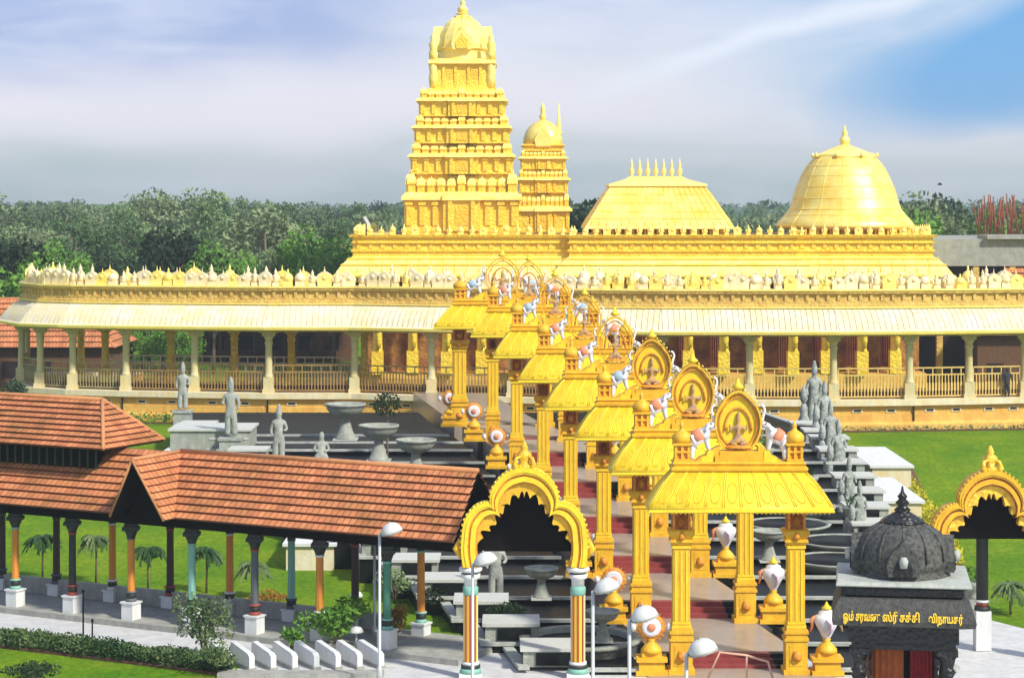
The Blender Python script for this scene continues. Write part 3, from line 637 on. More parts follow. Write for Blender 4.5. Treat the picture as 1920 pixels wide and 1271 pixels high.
# red-roofed houses behind
def house(loc, w, d, h, rh, label, rz=0, mr=M_tile):
    t = thing('red_roofed_house', label, 'house', loc, rz)
    mb = MB(); mb.box(-w/2,w/2,-d/2,d/2,0,h); mb.obj('wall', M_soil_shade, t)
    for u in range(int(w/2.5)):
        mb = MB(); x = -w/2+1.3+u*2.5; mb.cbox(x,-d/2-.02,1.2,.06,1.0,2.2); mb.obj('window', M_dark, t)
    hipped(t, 'roof', [(-w/2-.6,-d/2-.6),(w/2+.6,-d/2-.6),(w/2+.6,d/2+.6),(-w/2-.6,d/2+.6)], h, rh, min(w,d)/2)
    return t
def roofplane(mb, a, b, c, d, n=9, st=.085, skip=0):
    """a,b eave ends; d,c ridge ends (a->d, b->c). stepped courses with uv"""
    a, b, c, d = map(Vector, (a, b, c, d)); nrm = (b-a).cross(d-a).normalized()
    if nrm.z < 0: nrm = -nrm
    for i in range(n):
        t0, t1 = i/n, (i+1)/n; l0, r0, l1, r1 = a.lerp(d,t0), b.lerp(c,t0), a.lerp(d,t1), b.lerp(c,t1)
        o = len(mb.v); up = nrm*st
        vs = [l0+up, r0+up, r1+nrm*.008, l1+nrm*.008, l0-nrm*.01, r0-nrm*.01]
        mb.v += [tuple(v) for v in vs]
        mb.f += [(o,o+1,o+2,o+3),(o+4,o+5,o+1,o)]; mb.m += [0,0]; mb.sm += [False]*2
        ux = lambda p: (p-a).dot((b-a).normalized())
        v0 = i*.30; mb.uv[len(mb.f)-2] = [(ux(l0),v0),(ux(r0),v0),(ux(r1),v0+.3),(ux(l1),v0+.3)]; mb.uv[len(mb.f)-1] = [(ux(l0),v0),(ux(r0),v0),(ux(r0),v0+.02),(ux(l0),v0+.02)]
    # underside
    mb.add([a-nrm*.06,b-nrm*.06,c-nrm*.06,d-nrm*.06], [(3,2,1,0)], 1)
def roofobj(mb, name, parent, mats=None):
    me = bpy.data.meshes.new(name); me.from_pydata(mb.v, [], mb.f)
    for m in (mats or [M_tile, M_timber_shade]): me.materials.append(m)
    me.polygons.foreach_set('material_index', mb.m); uvl = me.uv_layers.new(name='UVMap')
    for i, p in enumerate(me.polygons):
        if i in mb.uv:
            for li, uvc in zip(p.loop_indices, mb.uv[i]): uvl.data[li].uv = uvc
    me.update(); return link(name, me, parent)
def hipped(parent, name, corners, z, rh, inset, n=9):
    c = [Vector((x,y,z)) for x,y in corners]
    m1 = (c[0]+c[3])/2; m2 = (c[1]+c[2])/2; d = (m2-m1).normalized(); r1 = m1+d*inset+Vector((0,0,rh)); r2 = m2-d*inset+Vector((0,0,rh))
    mb = MB(); roofplane(mb, c[0],c[1],r2,r1,n); roofplane(mb, c[2],c[3],r1,r2,n)
    roofplane(mb, c[1],c[2],r2,r2,n); roofplane(mb, c[3],c[0],r1,r1,n)
    o = roofobj(mb, name, parent)
    mb = MB()
    for p, q in ((r1,r2),(r1,c[0]),(r1,c[3]),(r2,c[1]),(r2,c[2])): mb.tube([p+Vector((0,0,.03)), q+Vector((0,0,.03))], .075, 6)
    mb.obj('ridge_tiles', PC_ridge, parent)
PC_ridge = mat('ridge_tile', (.60,.26,.10), .8, dirt=.3)
house((-37.5,160,1), 16, 8, 3.2, 3.4, 'red tiled house behind the left end of the corridor')
house((-20.5,190,1), 13, 8, 5.0, 2.2, 'red tiled house glimpsed between the left corridor pillars')
house((38.6,160,1), 10, 12, 4.2, 6.5, 'brick red tiled roof glimpsed between the rightmost corridor pillars')

# ------------------------------------------------------------------ cascade terraces beside the stepped walkway
GY = [66.7*(1+.0965*i) for i in range(8)]
CXp = [1384,1299,1222,1153,1096,1041,992,942]
GX = [(x-960)*y/4000 for x, y in zip(CXp, GY)]
GZ = [0,.35,.8,1.3,1.85,2.45,3.0,3.05]
walk = thing('stepped_walkway', 'rising marble walkway with red step risers passing under the row of golden gates', 'steps')
SK = -1.07/6.44
def quadbox(mb, cx0, y0, y1, wl, wr, z0, z1, mi=0):      # slab sheared along the walkway axis
    cx1 = cx0+(y1-y0)*SK
    vs = [(cx0-wl,y0,z0),(cx0+wr,y0,z0),(cx1+wr,y1,z0),(cx1-wl,y1,z0)]; vs += [(x,y,z1) for x,y,_ in vs]
    mb.add(vs, [(3,2,1,0),(4,5,6,7),(0,1,5,4),(1,2,6,5),(2,3,7,6),(3,0,4,7)], mi)
for i in range(8):
    y0 = GY[i]+1.55 if i else GY[0]+1.55; y1 = GY[i+1]+.55 if i < 7 else 131.5
    z = GZ[i+1] if i < 7 else 3.05
    mb = MB(); cx = GX[i]+(y0-GY[i])*SK; quadbox(mb, cx, y0, y1+.0, 2.3, 2.3, -.1, z); mb.obj('landing', M_tread, walk)
    if i == 7: continue
    dz = (GZ[i+1]-GZ[i]); ns = 3 if dz > .2 else 1
    mb = MB()
    for k in range(ns):
        ys_ = GY[i]+.55+k*1.0/ns; zt = GZ[i]+dz*(k+1)/ns - (.0 if k < ns-1 else .004); cx = GX[i]+(ys_-GY[i])*SK
        quadbox(mb, cx, ys_, GY[i]+1.55, 1.35, 1.35, -.1, zt); 
        for q_ in range(1,7): mb.m[-q_] = 1
        quadbox(mb, cx-1.83, ys_, GY[i]+1.55, .48, .48, -.1, zt, 2); quadbox(mb, cx+1.83, ys_, GY[i]+1.55, .48, .48, -.1, zt, 2)
    mb.obj('steps', [M_tread, M_riser, M_granite], walk)
mb = MB(); quadbox(mb, GX[0]+3*-SK, GY[0]-3.4, GY[0]+.55, 2.9, 2.9, -.3, .0-.004+.02); mb.obj('landing', M_tread, walk)
# basins
def zt_(i, h): return (GZ[i]+(GZ[min(7,i+1)]-GZ[i])*h*.5)*.8+.12
wid = [6.8,8.2,9.8,11.4,13,14.4,15.8,17]
for side in (-1,1):
    casc = thing('fountain_cascade', ('black granite stepped pool terraces left of the golden gates' if side < 0 else 'black granite stepped pool terraces right of the golden gates'), 'fountain')
    for i in range(8):
        for h in range(2):
            y0 = GY[i]+h*3.22-.2; y1 = y0+(3.3 if i < 7 else 12.5)
            if i == 7 and h == 1: continue
            zt = zt_(i, h); cx = GX[i]+(y0-GY[i])*SK
            w = wid[i]+(wid[min(7,i+1)]-wid[i])*h*.5
            a, b = (w, -2.9) if side < 0 else (-2.9, w)
            if i == 0 and h == 0: a, b = (5.2, -2.9) if side < 0 else (-2.9, 5.2)
            mb = MB(); quadbox(mb, cx, y0, y1, a, b, -.1, zt); 
            quadbox(mb, cx, y0-.12, y0+.10, a+.1, b+.1, zt-.03, zt+.07, 1)
            if side < 0: quadbox(mb, cx-w+.2, y0+.16, y1, .3, .05, zt-.03, zt+.085, 1)
            else: quadbox(mb, cx+w-.2, y0+.16, y1, .05, .3, zt-.03, zt+.085, 1)
            mb.m[0+3-1] = 0
            mb.obj('pool_tier', [M_granite, M_coping], casc)
            # low grey kerb blocks on the tier ends
            ex = cx+side*(w-.9); mb = MB(); mb.cbox(ex, y0+1.2, 1.7, 1.5, zt, zt+.5, 0); mb.cbox(ex, y0+1.2, 1.9, 1.7, zt+.5, zt+.6, 1); mb.cbox(ex-side*.1, y0+.42, 1.1, .06, zt+.06, zt+.44, 2); mb.obj('end_block', [M_bowl, M_rim, M_granite], casc)
# stone fountain bowls
def bowl_mesh():
    mb = MB(); mb.cbox(0,0,1.35,1.35,0,.12,1)
    mb.lathe([(.62,.12),(.56,.2),(.42,.5),(.30,.9),(.25,1.15),(.30,1.2),(.24,1.26),(.45,1.34),(.85,1.52),(1.05,1.78),(1.08,1.95),(1.14,1.97),(1.14,2.08),(1.04,2.08),(1.0,1.95),(.5,1.85),(.02,1.85)], 28)
    o = mb.obj('basin', [M_bowl, M_rim]); me = o.data; bpy.data.objects.remove(o); return me
BM = bowl_mesh()
def zterr(X, Y):
    for i in range(7, -1, -1):
        if Y >= GY[i]-.2:
            h = 1 if (Y-GY[i]+.2) > 3.3 and i < 7 else 0
            return zt_(i, h)
    return 0
def solveY(px, py, dz=0):
    Y = 62.
    while Y < 128:
        p = at(px, py, Y)
        if p.z <= zterr(p.x, Y)+dz: break
        Y += .05
    p = at(px, py, Y+.6); return Y+.6 if zterr(p.x, Y+.9) <= p.z+.12 else Y-.5
for px, py, Y, lab in ((648,826,116.5,'tall grey stone fountain bowl, leftmost of three near the white wall of black steps'),
                   (710,866,111.5,'grey stone fountain bowl on stem, middle of the three left bowls'),
                   (780,893,106.,'low grey stone fountain bowl just above the red roof, right of the three left bowls'),
                   (1015,1122,77.5,'grey stone fountain bowl seen through the left golden arch'),
                   (1130,1202,70.5,'grey stone fountain bowl behind the lamp posts beside the second gate'),
                   (1442,1052,84.,'grey stone fountain bowl seen between the pillars of the nearest gate')):
    Y = solveY(px, py); p = at(px, py, Y); t = thing('fountain_bowl', lab, 'fountain bowl', p)
    o = link('basin', BM, t)
    sc_ = (74 if py < 900 else 62)*Y/4000/2.2; t.scale = (sc_*1.0, sc_, sc_)
    if 'middle' in lab:
        mb = MB(); r5 = random.Random(9)
        leaves(mb, (0,0,2.55), (.75,.75,.6), 420, .1, r5); b = thing('bowl_shrub', 'dark bushy shrub growing in a grey stone bowl beside the left terraces', 'shrub', (p.x+.35,p.y+1.2,p.z+.1)); mb.obj('foliage', L_dark, b)
        mb = MB(); mb.lathe([(.06,-1.2),(.05,2.5)], 6); mb.obj('stem', M_trunk, b)
# supporting pedestals so bowls stand on tiers
PED = thing('bowl_plinths', 'pale square plinth blocks under the stone fountain bowls', 'plinth') if 0 else None

for j, i in enumerate((1,2,3,4,5,6)):
    for h, dx in ((0,7.4),(1,8.6)):
        if i > 5 and h: continue
        y0 = GY[i]+h*3.22+1.5; X = GX[i]+(y0-GY[i])*SK+dx; z = zt_(i, h)
        t = thing('round_basin', ['lower','upper'][h]+' round black water basin with grey rim right of the %s gate' % ['','second','third','fourth','fifth','sixth','seventh'][i], 'basin', (X, y0, z))
        if j == 0 and h == 0:
            mb = MB(); mb.lathe([(1.2,0),(1.25,.1),(1.75,.34),(1.8,.42),(1.62,.42),(1.6,.36)], 36); o = mb.obj('rim', M_bowl, t); bm1 = o.data
            mb = MB(); mb.lathe([(1.58,.30),(1.58,.385)], 36); bm2 = mb.obj('water', M_granite, t).data
        else: link('rim', bm1, t); link('water', bm2, t)
        if h == 0 and i < 6:
            b = thing('stone_urn', 'small grey stone urn standing right of the %s gate between the black basins' % ['','second','third','fourth','fifth','sixth'][i], 'urn', (X+2.7, y0-.2, z))
            mb = MB(); mb.cbox(0,0,.8,.8,0,.5); mb.lathe([(.2,.5),(.14,.6),(.35,.8),(.48,1.0),(.5,1.1),(.42,1.12),(.3,1.05)], 18); mb.obj('urn_body', M_bowl, b)
            mb = MB(); r7 = random.Random(i); leaves(mb, (0,0,1.3), (.35,.35,.28), 160, .07, r7); mb.obj('foliage', L_fresh if i % 2 else L_dark, b)
# ------------------------------------------------------------------ statues
def figure(name, m, parent, kind=0):
    # standing robed figure, ~2.0 m with crown, one continuous body
    V = [(0,0,1.05),(0,0,1.3),(0,0,1.5),(0,0,1.63),(0,-.01,1.75),(0,0,1.88),(0,0,2.05),(0,0,2.2),
         (.2,0,1.5),(.3,0,1.25),(.22,-.2,1.2),(-.2,0,1.5),(-.3,0,1.25),(-.26,-.08,1.0),
         (.1,0,.75),(.11,0,.4),(.11,-.02,.06),(-.1,0,.75),(-.13,-.03,.4),(-.13,-.02,.06)]
    E = [(0,1),(1,2),(2,3),(3,4),(4,5),(5,6),(6,7),(2,8),(8,9),(9,10),(2,11),(11,12),(12,13),(0,14),(14,15),(15,16),(0,17),(17,18),(18,19)]
    R = [.19,.15,.18,.07,.12,.13,.09,.04,.09,.06,.045,.09,.06,.045,.14,.12,.13,.14,.12,.13]
    if kind == 1:  # kneeling
        V = [(0,0,.35),(0,0,.6),(0,0,.82),(0,0,.94),(0,-.01,1.05),(0,0,1.18),(0,0,1.32),(.2,0,.8),(.32,-.02,.55),(.12,-.22,.5),(-.2,0,.8),(-.32,-.02,.55),(-.12,-.22,.5),(.22,-.25,.22),(.2,.1,.1),(-.22,-.25,.22),(-.2,.1,.1)]
        E = [(0,1),(1,2),(2,3),(3,4),(4,5),(5,6),(2,7),(7,8),(8,9),(2,10),(10,11),(11,12),(0,13),(13,14),(0,15),(15,16)]
        R = [.22,.17,.19,.07,.13,.13,.06,.09,.07,.05,.09,.07,.05,.13,.1,.13,.1]
    return skin(name, V, E, R, m, parent, 1)
def statue(px, py, Y, h, lab, m, kind=0, mirror=1, pedh=.45, group=None):
    p = at(px, py, Y); t = thing('stone_statue', lab, 'statue', (p.x, p.y, p.z), group=group)
    t.scale = (h/2.2*mirror, h/2.2, h/2.2)
    o = figure('figure', m, t, kind)
    mb = MB(); mb.cbox(0,0,.95,.9,-pedh,-pedh+.12); mb.cbox(0,0,.75,.7,-pedh+.12,-.08); mb.cbox(0,0,.85,.8,-.08,.02); mb.obj('pedestal', m, t)
    return t
statue(343,770,115,2.65,'pale standing crowned statue, leftmost of those above the red roofs', M_statue, 0, 1, 1.3)
statue(433,820,105,3.0,'pale standing statue on the light grey wall above the red roof', M_statue, 0, -1, .5)
statue(523,866,97,2.65,'pale standing statue half hidden behind the red roof ridge', M_statue, 0, 1, 1.0)
statue(603,868,92,1.75*1.3,'small kneeling stone statue peeping over the red roof', M_statue, 1, 1, 1.5)
statue(930,1128,76,2.6,'tall pale statue standing under the left golden arch', M_statue, 0, 1, .5)
def slab_back(t):
    mb = MB(); mb.extrude([(-.34,0),(-.38,.6),(-.36,1.0),(-.22,1.3),(0,1.42),(.22,1.3),(.36,1.0),(.38,.6),(.34,0)], .12, .28); mb.obj('back_slab', M_statue, t)
    mb = MB(); mb.lathe([(.2,0),(.24,.15),(.14,.35),(.16,.55),(.05,.8)], 8, (-.42,-.12)); mb.lathe([(.05,.7),(.16,.9),(.1,1.2),(.02,1.35)], 8, (-.42,-.12)); mb.obj('attendant', M_statued, t)
t0 = statue(1527,796,116,3.5,'farthest weathered grey statue in the right hand row', M_statued, 0, 1, .5)
t0.scale = (3.5/2.2*.9, 3.5/2.2, 3.5/2.2); slab_back(t0)
for (px, py, Y, h, lab) in ((1546,826,110.5,3.4,'second farthest weathered statue in the right hand row'),(1557,862,105,3.2,'third farthest weathered statue in the right hand row'),
                            (1572,900,99.5,3.1,'weathered grey statue in the right row beside the white slabs'),(1592,962,92.5,2.7,'weathered statue in the right row near the yellow hedge'),
                            (1612,1010,87.,2.6,'nearest weathered statue of the right row, above the black dome')):
    p = at(px, py, Y); o = dup(t0, p, .3, lab, None, (h/2.2*.85, h/2.2*.9, h/2.2*.92))
mb = MB(); 
t = thing('grey_pool_wall', 'light grey pool wall below the leftmost statues', 'wall', (0,0,0)); p = at(400,845,106)
mb.box(at(322,0,106).x, at(470,0,106).x, 105.5, 108.5, p.z-1.5, at(400,806,106).z); mb.obj('wall_body', M_bowl, t)
mb = MB(); mb.box(at(318,0,106).x, at(474,0,106).x, 105.4, 108.6, at(400,806,106).z, at(400,806,106).z+.1); mb.obj('coping', M_rim, t)

# ------------------------------------------------------------------ white slabs + yellow hedge at right (mirrored pair at left)
k = 0
for side in (1,-1):
    for (X, Y0, L, z) in ((18.6,104.5,8.0,1.75),(17.3,95.0,8.0,1.35),(16.0,85.5,8.0,.95)):
        Xc = X if side > 0 else -(X)+2*(GX[0]+(Y0-GY[0])*SK)
        t = thing('white_planter_slab', ['farthest','middle','nearest'][k % 3]+(' white topped slab stepping down beside the yellow hedge at right' if side > 0 else ' white topped slab behind the arcade columns at left'), 'planter', (Xc, Y0, gz(Y0)-.1))
        k += 1; zz = z-gz(Y0)+.1
        mb = MB(); mb.box(-.95,.95,0,L,0,zz); mb.obj('block', M_cream, t)
        mb = MB(); mb.box(-1.08,1.08,-.12,L+.1,zz,zz+.12); mb.obj('top_slab', M_white, t)
def hedge(name, label, a, b, w, h, m, n, size, seed, cat='hedge'):
    t = thing(name, label, cat, (a[0], a[1], gz(a[1]))); mb = MB(); r = random.Random(seed); L = sqrt((b[0]-a[0])**2+(b[1]-a[1])**2); k = int(L/(w*.6))+1
    for i in range(k+1):
        u = i/k; leaves(mb, ((b[0]-a[0])*u+r.uniform(-.1,.1), (b[1]-a[1])*u, h*.5), (w*.55, w*.6, h*.6*r.uniform(.7,1.2)), n//(k+1), size, r)
    mb.obj('foliage', m, t)
    d = Vector((b[0]-a[0], b[1]-a[1])).normalized(); n_ = Vector((-d.y, d.x))*w*.45; e = Vector((b[0]-a[0], b[1]-a[1])); mb = MB(); z1 = gz(b[1])-gz(a[1])
    q = [(-n_.x,-n_.y,-.1),(e.x-n_.x,e.y-n_.y,-.1+z1),(e.x+n_.x,e.y+n_.y,-.1+z1),(n_.x,n_.y,-.1)]; q += [(x,y,z+.16) for x,y,z in q]
    mb.add(q, [(3,2,1,0),(4,5,6,7),(0,1,5,4),(1,2,6,5),(2,3,7,6),(3,0,4,7)]); mb.obj('soil_bed', M_soil_shade, t); return t
hedge('yellow_hedge', 'yellow flowering hedge between the white slabs and the right lawn', (17.6,86), (20.6,113), 1.3, .8, L_yellow, 9000, .09, 4)
hedge('yellow_shrub_row', 'yellow green shrubs in the gap between right statues and white slabs', (15.3,88), (17.3,108), .7, 1.0, L_yellow, 3000, .09, 6, 'shrubs')

# ------------------------------------------------------------------ golden gates
def pillar(parent, x):
    mb = MB(); mb.cbox(x,0,.50,.50,1.46,4.02)
    for u in (-.17,0,.17):
        mb.cbox(x+u,-.255,.07,.03,1.65,3.85,1)
        for s in (-1,1): mb.cbox(x+s*.255,u,.03,.07,1.65,3.85,1)
    for z, w in ((1.46,.60),(1.56,.56),(3.92,.58)): mb.cbox(x,0,w,w,z,z+.08,1)
    o = mb.obj('pillar', [M_gate, M_gatey], parent)
    mb = MB(); mb.cbox(x,0,.82,.82,0,.16); mb.cbox(x,0,.68,.68,.16,1.05); mb.cbox(x,0,.76,.76,1.05,1.13); mb.cbox(x,0,.66,.66,1.13,1.27); mb.cbox(x,0,.74,.74,1.27,1.36); mb.cbox(x,0,.62,.62,1.36,1.46)
    mb.cbox(x,-.345,.46,.02,.28,.92,0); mb.lathe([(.12,.45),(.16,.55),(.1,.75)], 8, (x,-.36), 1); mb.obj('plinth', [M_gate, M_orn], o)
    mb = MB(); mb.rings([(.27,.27,4.02),(.36,.36,4.12),(.36,.36,4.18),(.30,.30,4.22),(.40,.40,4.36),(.40,.40,4.48),(.32,.32,4.52)], (x,0)); mb.lathe([(.05,4.2),(.1,4.3),(.04,4.45)], 8, (x,-.4), 1)
    mb.obj('capital', [M_gate, M_orn], o)
    mb = MB(); mb.cbox(x,0,.56,.56,4.52,5.12)
    for s in (-1,1): mb.cbox(x+s*.24,-.30,.08,.06,4.52,5.06,1); mb.lathe([(.09,4.6),(.13,4.75),(.06,4.95)], 8, (x,-.30), 1)
    mb.obj('carved_block', [M_gater, M_orn], o)
def gate(i):
    cx = [(-.0)]
    lab = ['golden gateway nearest the viewer, with salmon blanketed elephants and round medallion on its yellow roof','second golden gateway from the front of the row',
           'third golden gateway from the front of the row','fourth golden gateway from the front of the row','fifth golden gateway from the front, mid way up the steps','sixth golden gateway from the front, third from the temple',
           'seventh golden gateway, last but one before the temple','farthest golden gateway, directly before the temple corridor'][i]
    t = thing('golden_gateway', lab, 'gateway', (GX[i], GY[i], GZ[i]), 0, 'golden gateways over the stepped walkway')
    return t
g0 = gate(0)
for x in (-1.79,1.79): pillar(g0, x)
RP = [(2.84,1.03,5.24),(2.80,1.0,5.32),(2.68,.92,5.50),(2.52,.80,5.76),(2.35,.66,6.0),(2.18,.52,6.19),(2.04,.44,6.34)]
mb = MB(); mb.rings([(2.3,.5,5.05),(2.80,1.0,5.14)]+RP, sm=True)
for sx in range(-5,6):          # ribs and leaf outlines moulded on the roof
    u = sx/5
    for du in (-.012,.012): mb.tube([(h_*(u+du),-d_-.005,z_) for h_, d_, z_ in RP[1:]], .022, 5, 1)
def roofpt(u, z_):
    for (h1,d1,z1),(h2,d2,z2) in zip(RP, RP[1:]):
        if z1 <= z_ <= z2: f = (z_-z1)/(z2-z1); return (u*(h1+(h2-h1)*f), -(d1+(d2-d1)*f)-.005, z_)
for sx in range(-9,10,2):
    mb.tube([roofpt((sx+.62*sin(2*pi*j/12))/10, 5.72-.30*cos(2*pi*j/12)) for j in range(13)], .02, 4, 1)
for s_ in (-1,1):
    for u in (-.5,0,.5): mb.tube([(s_*(h_+.005),u*d_*1.6,z_) for h_, d_, z_ in RP[1:]], .028, 5, 1)
mb.rings([(2.84,1.04,5.13),(2.87,1.07,5.15),(2.87,1.07,5.2),(2.80,1.0,5.24)])
for k in range(40): mb.cbox(-2.7+k*.1385, -1.0, .04, .05, 5.09, 5.14)
mb.obj('roof', [M_gatey, M_gatey], g0)
mb = MB(); mb.rings([(2.05,.45,6.32),(2.12,.52,6.38),(2.12,.52,6.46),(2.02,.42,6.5),(2.08,.48,6.58),(2.04,.44,6.62)]); mb.obj('ridge_beam', M_gate, g0)
def kiosk(x):
    mb = MB(); mb.cbox(x,0,.52,.52,6.62,6.70)
    for u in (-.2,0,.2):
        for v in (-.2,.2): mb.cbox(x+u,v,.08,.08,6.7,7.12)
    mb.cbox(x,0,.34,.34,6.7,7.12,1); mb.cbox(x,0,.50,.50,6.89,6.95); mb.cbox(x,0,.58,.58,7.12,7.19)
    mb.lathe([(.26,7.19),(.31,7.28),(.30,7.4),(.2,7.52),(.09,7.58),(.06,7.64),(.08,7.68),(.02,7.88)], 12, (x,0)); mb.obj('finial_kiosk', [M_gate, M_orn], g0)
kiosk(-1.76); kiosk(1.76)
mb = MB(); mb.cbox(0,0,1.5,.6,6.62,6.8); mb.cbox(0,0,1.2,.5,6.8,6.95)
for s in (-1,1): mb.extrude([(s*.6,6.62),(s*1.35,6.62),(s*1.2,6.75),(s*.95,6.85),(s*.8,7.0),(s*.6,7.1)], -.22,.22)
mb.obj('medallion_base', M_gate, g0)
mb = MB(); N_ = 36; A = []; B = []; Cc = []
for k in range(N_+1):
    a = -pi/2+2*pi*k/N_; px_, pz_ = cos(a), sin(a)
    pt = 1+.13*max(0, pz_)**6
    A.append((.74*px_, 7.78+.93*pz_*pt)); B.append((.675*px_, 7.78+.86*pz_*pt)); Cc.append((.66*px_, 7.78+.84*pz_*pt))
mb.band(A, B, -.12, .12); mb.band([(x*.9, 7.78+(z-7.78)*.9) for x, z in B], [(x*.85, 7.78+(z-7.78)*.85) for x, z in B], -.04, .12, 1); mb.obj('medallion_frame', [M_gate, M_orn], g0)
fl = MB()
for k in range(N_): 
    a = -pi/2+2*pi*(k+.5)/N_
    if sin(a) > -.8: fl.lathe([(.01,-.05),(.05,0),(.02,.09)], 5, (0,0)); 
fl = MB()
for k in range(N_):
    a = -pi/2+2*pi*(k+.5)/N_
    if sin(a) > -.75: x, z = .78*cos(a), 7.78+.98*sin(a)*(1+.13*max(0,sin(a))**6); fl.add([(x-.04*sin(a),-.1,z+.04*cos(a)),(x+.04*sin(a),-.1,z-.04*cos(a)),(x+.05*cos(a),0,z+.05*sin(a)),(x-.04*sin(a),.1,z+.04*cos(a)),(x+.04*sin(a),.1,z-.04*cos(a))], [(0,1,2),(3,2,4),(0,2,3),(1,4,2)])
fl.lathe([(.12,8.85),(.2,8.93),(.09,9.02),(.03,9.2)], 6)
fl.obj('frame_crest', M_gatey, g0)
mb = MB(); mb.extrude(Cc[:-1], .04, .1); mb.obj('medallion_back', M_gatey, g0)
V = [(0,-.02,7.3),(0,-.02,7.55),(0,-.02,7.75),(0,-.02,7.86),(0,-.03,7.97),(0,-.02,8.12),(0,-.02,8.3),(.18,-.02,7.73),(.3,-.06,7.62),(.32,-.04,7.85),(-.18,-.02,7.73),(-.3,-.06,7.62),(-.32,-.04,7.85),(.32,-.08,7.2),(.05,-.14,7.14),(-.32,-.08,7.2),(-.05,-.14,7.14)]
E = [(0,1),(1,2),(2,3),(3,4),(4,5),(5,6),(2,7),(7,8),(8,9),(2,10),(10,11),(11,12),(0,13),(13,14),(0,15),(15,16)]
V = [(x*.85, y, 7.1+(z-7.1)*.88) for x, y, z in V]
skin('seated_deity', V, E, [.10,.08,.09,.04,.07,.06,.025,.05,.035,.025,.05,.035,.025,.065,.05,.065,.05], M_figure, g0)
mb = MB(); mb.lathe([(.5,7.02),(.42,7.08),(.3,7.12)], 12, (0,-.03), sy=.5);
mb.obj('lotus_seat', M_orn, g0)
mb = MB(); mb.tube([(0.42*cos(a),-.0,7.55+.72*sin(a)) for a in [pi*k/10 for k in range(11)]], .035, 6); mb.obj('halo', M_orn, g0)
def elephant(s):
    f = lambda x, y, z: (s*x, y, 6.62+z)
    V = [f(1.22,0,.74), f(1.40,0,.62), f(1.06,0,.88), f(.94,0,1.02), f(.84,0,1.12), f(.76,0,1.06), f(.72,0,1.20), f(.78,0,1.40), f(.84,0,1.56), f(.80,0,1.70), f(.70,0,1.74),
         f(1.46,.11,.34), f(1.46,.11,.04), f(1.44,-.11,.34), f(1.46,-.11,.04), f(.98,.11,.58), f(.92,.11,.32), f(.98,-.11,.58), f(.92,-.11,.32), f(.96,-.18,1.08), f(1.04,-.24,.95), f(.96,.18,1.08), f(1.04,.24,.95), f(1.54,0,.55), f(1.58,0,.32)]
    E = [(0,1),(0,2),(2,3),(3,4),(4,5),(4,6),(6,7),(7,8),(8,9),(9,10),(1,11),(11,12),(1,13),(13,14),(2,15),(15,16),(2,17),(17,18),(4,19),(19,20),(4,21),(21,22),(1,23),(23,24)]
    R = [.21,.20,.20,.13,.15,.06,.07,.055,.045,.04,.05,.09,.075,.09,.075,.08,.065,.08,.065,.05,(.08,.03),.05,(.08,.03),.02,.015]
    o = skin('elephant_figure', V, E, R, M_eleph, g0)
    mb = MB(); mb.lathe([(.16,-.16),(.235,-.13),(.24,0),(.235,.13),(.16,.16)], 14)
    mb.obj('blanket', M_blank, o, Matrix.Translation(f(1.24,0,.77)) @ Matrix.Rotation(s*radians(36), 4, 'Y') @ Matrix.Rotation(pi/2, 4, 'Y'))
    for d_ in (-1,1):
        mb = MB(); mb.tube([f(.84,d_*.10,1.0),f(.74,d_*.11,1.0),f(.67,d_*.11,1.08)], [.03,.025,.01], 5); mb.obj('tusk', M_white, o)
        mb = MB(); mb.lathe([(.01,1.14),(.035,1.17),(.01,1.20)], 6, (0,0)); mb.obj('eye', M_cloth, o, Matrix.Translation(f(.86,d_*.135,0)))
    mb = MB(); mb.extrude([(s*.78,6.62),(s*1.2,6.62),(s*1.16,6.75),(s*1.02,6.8),(s*.98,6.92),(s*.88,6.96),(s*.78,6.96)], -.24,.24); mb.obj('elephant_step', M_gatey, g0)
elephant(1); elephant(-1)
SCG = [1,1,1,1,1,1,1,1]
ALL = {}
for i in range(1, 8):
    o = gate(i); nm = o.name; bpy.data.objects.remove(o)
    g = dup(g0, (GX[i], GY[i], GZ[i]), 0, None)
    tmp = gate(i); g['label'] = tmp['label']; bpy.data.objects.remove(tmp)
    if i == 7: g.scale = (1.25,1.15,1.0)
    if i < 7: g.rotation_euler = (0, 0, radians([0,1.2,-.9,.7,-1.3,1.0,-.6][i]))
    if i > 2:
        for c in kids(g):
            if c.name.startswith('medallion_back'): bpy.data.objects.remove(c)
    if i % 2 == 0 or i > 4:
        for c in kids(g):
            if c.name.startswith('elephant_figure'):
                for d in kids(c):
                    if d.name.startswith('blanket') and i in (2,5,7,1):
                        d.data = d.data.copy(); d.data.materials[0] = M_blankb

# wheel discs on the left, conch shells on the right of every gate
def pedestal(parent, mb=None):
    mb = MB(); mb.cbox(0,0,1.0,.8,0,.14); mb.cbox(0,0,.8,.62,.14,.42); mb.cbox(0,0,.96,.78,.42,.54); mb.cbox(0,0,.62,.5,.54,.66); mb.lathe([(.34,.66),(.32,.78),(.2,.92),(.1,1.02),(.14,1.08)], 14)
    return mb.obj('pedestal', M_gate, parent)
ORD = ['nearest','second nearest','third nearest','fourth nearest','fifth nearest','sixth nearest','seventh nearest','farthest']
d0 = thing('wheel_emblem', 'white centred golden wheel disc on orange pedestal left of the nearest gate', 'emblem', (GX[0]-2.72,GY[0]-.1,GZ[0]), group='wheel discs left of the gates'); pedestal(d0)
T = Matrix.Translation((0,0,1.45)) @ Matrix.Rotation(pi/2, 4, 'X')
mb = MB(); mb.lathe([(.40,-.05),(.42,0),(.40,.05)], 28)
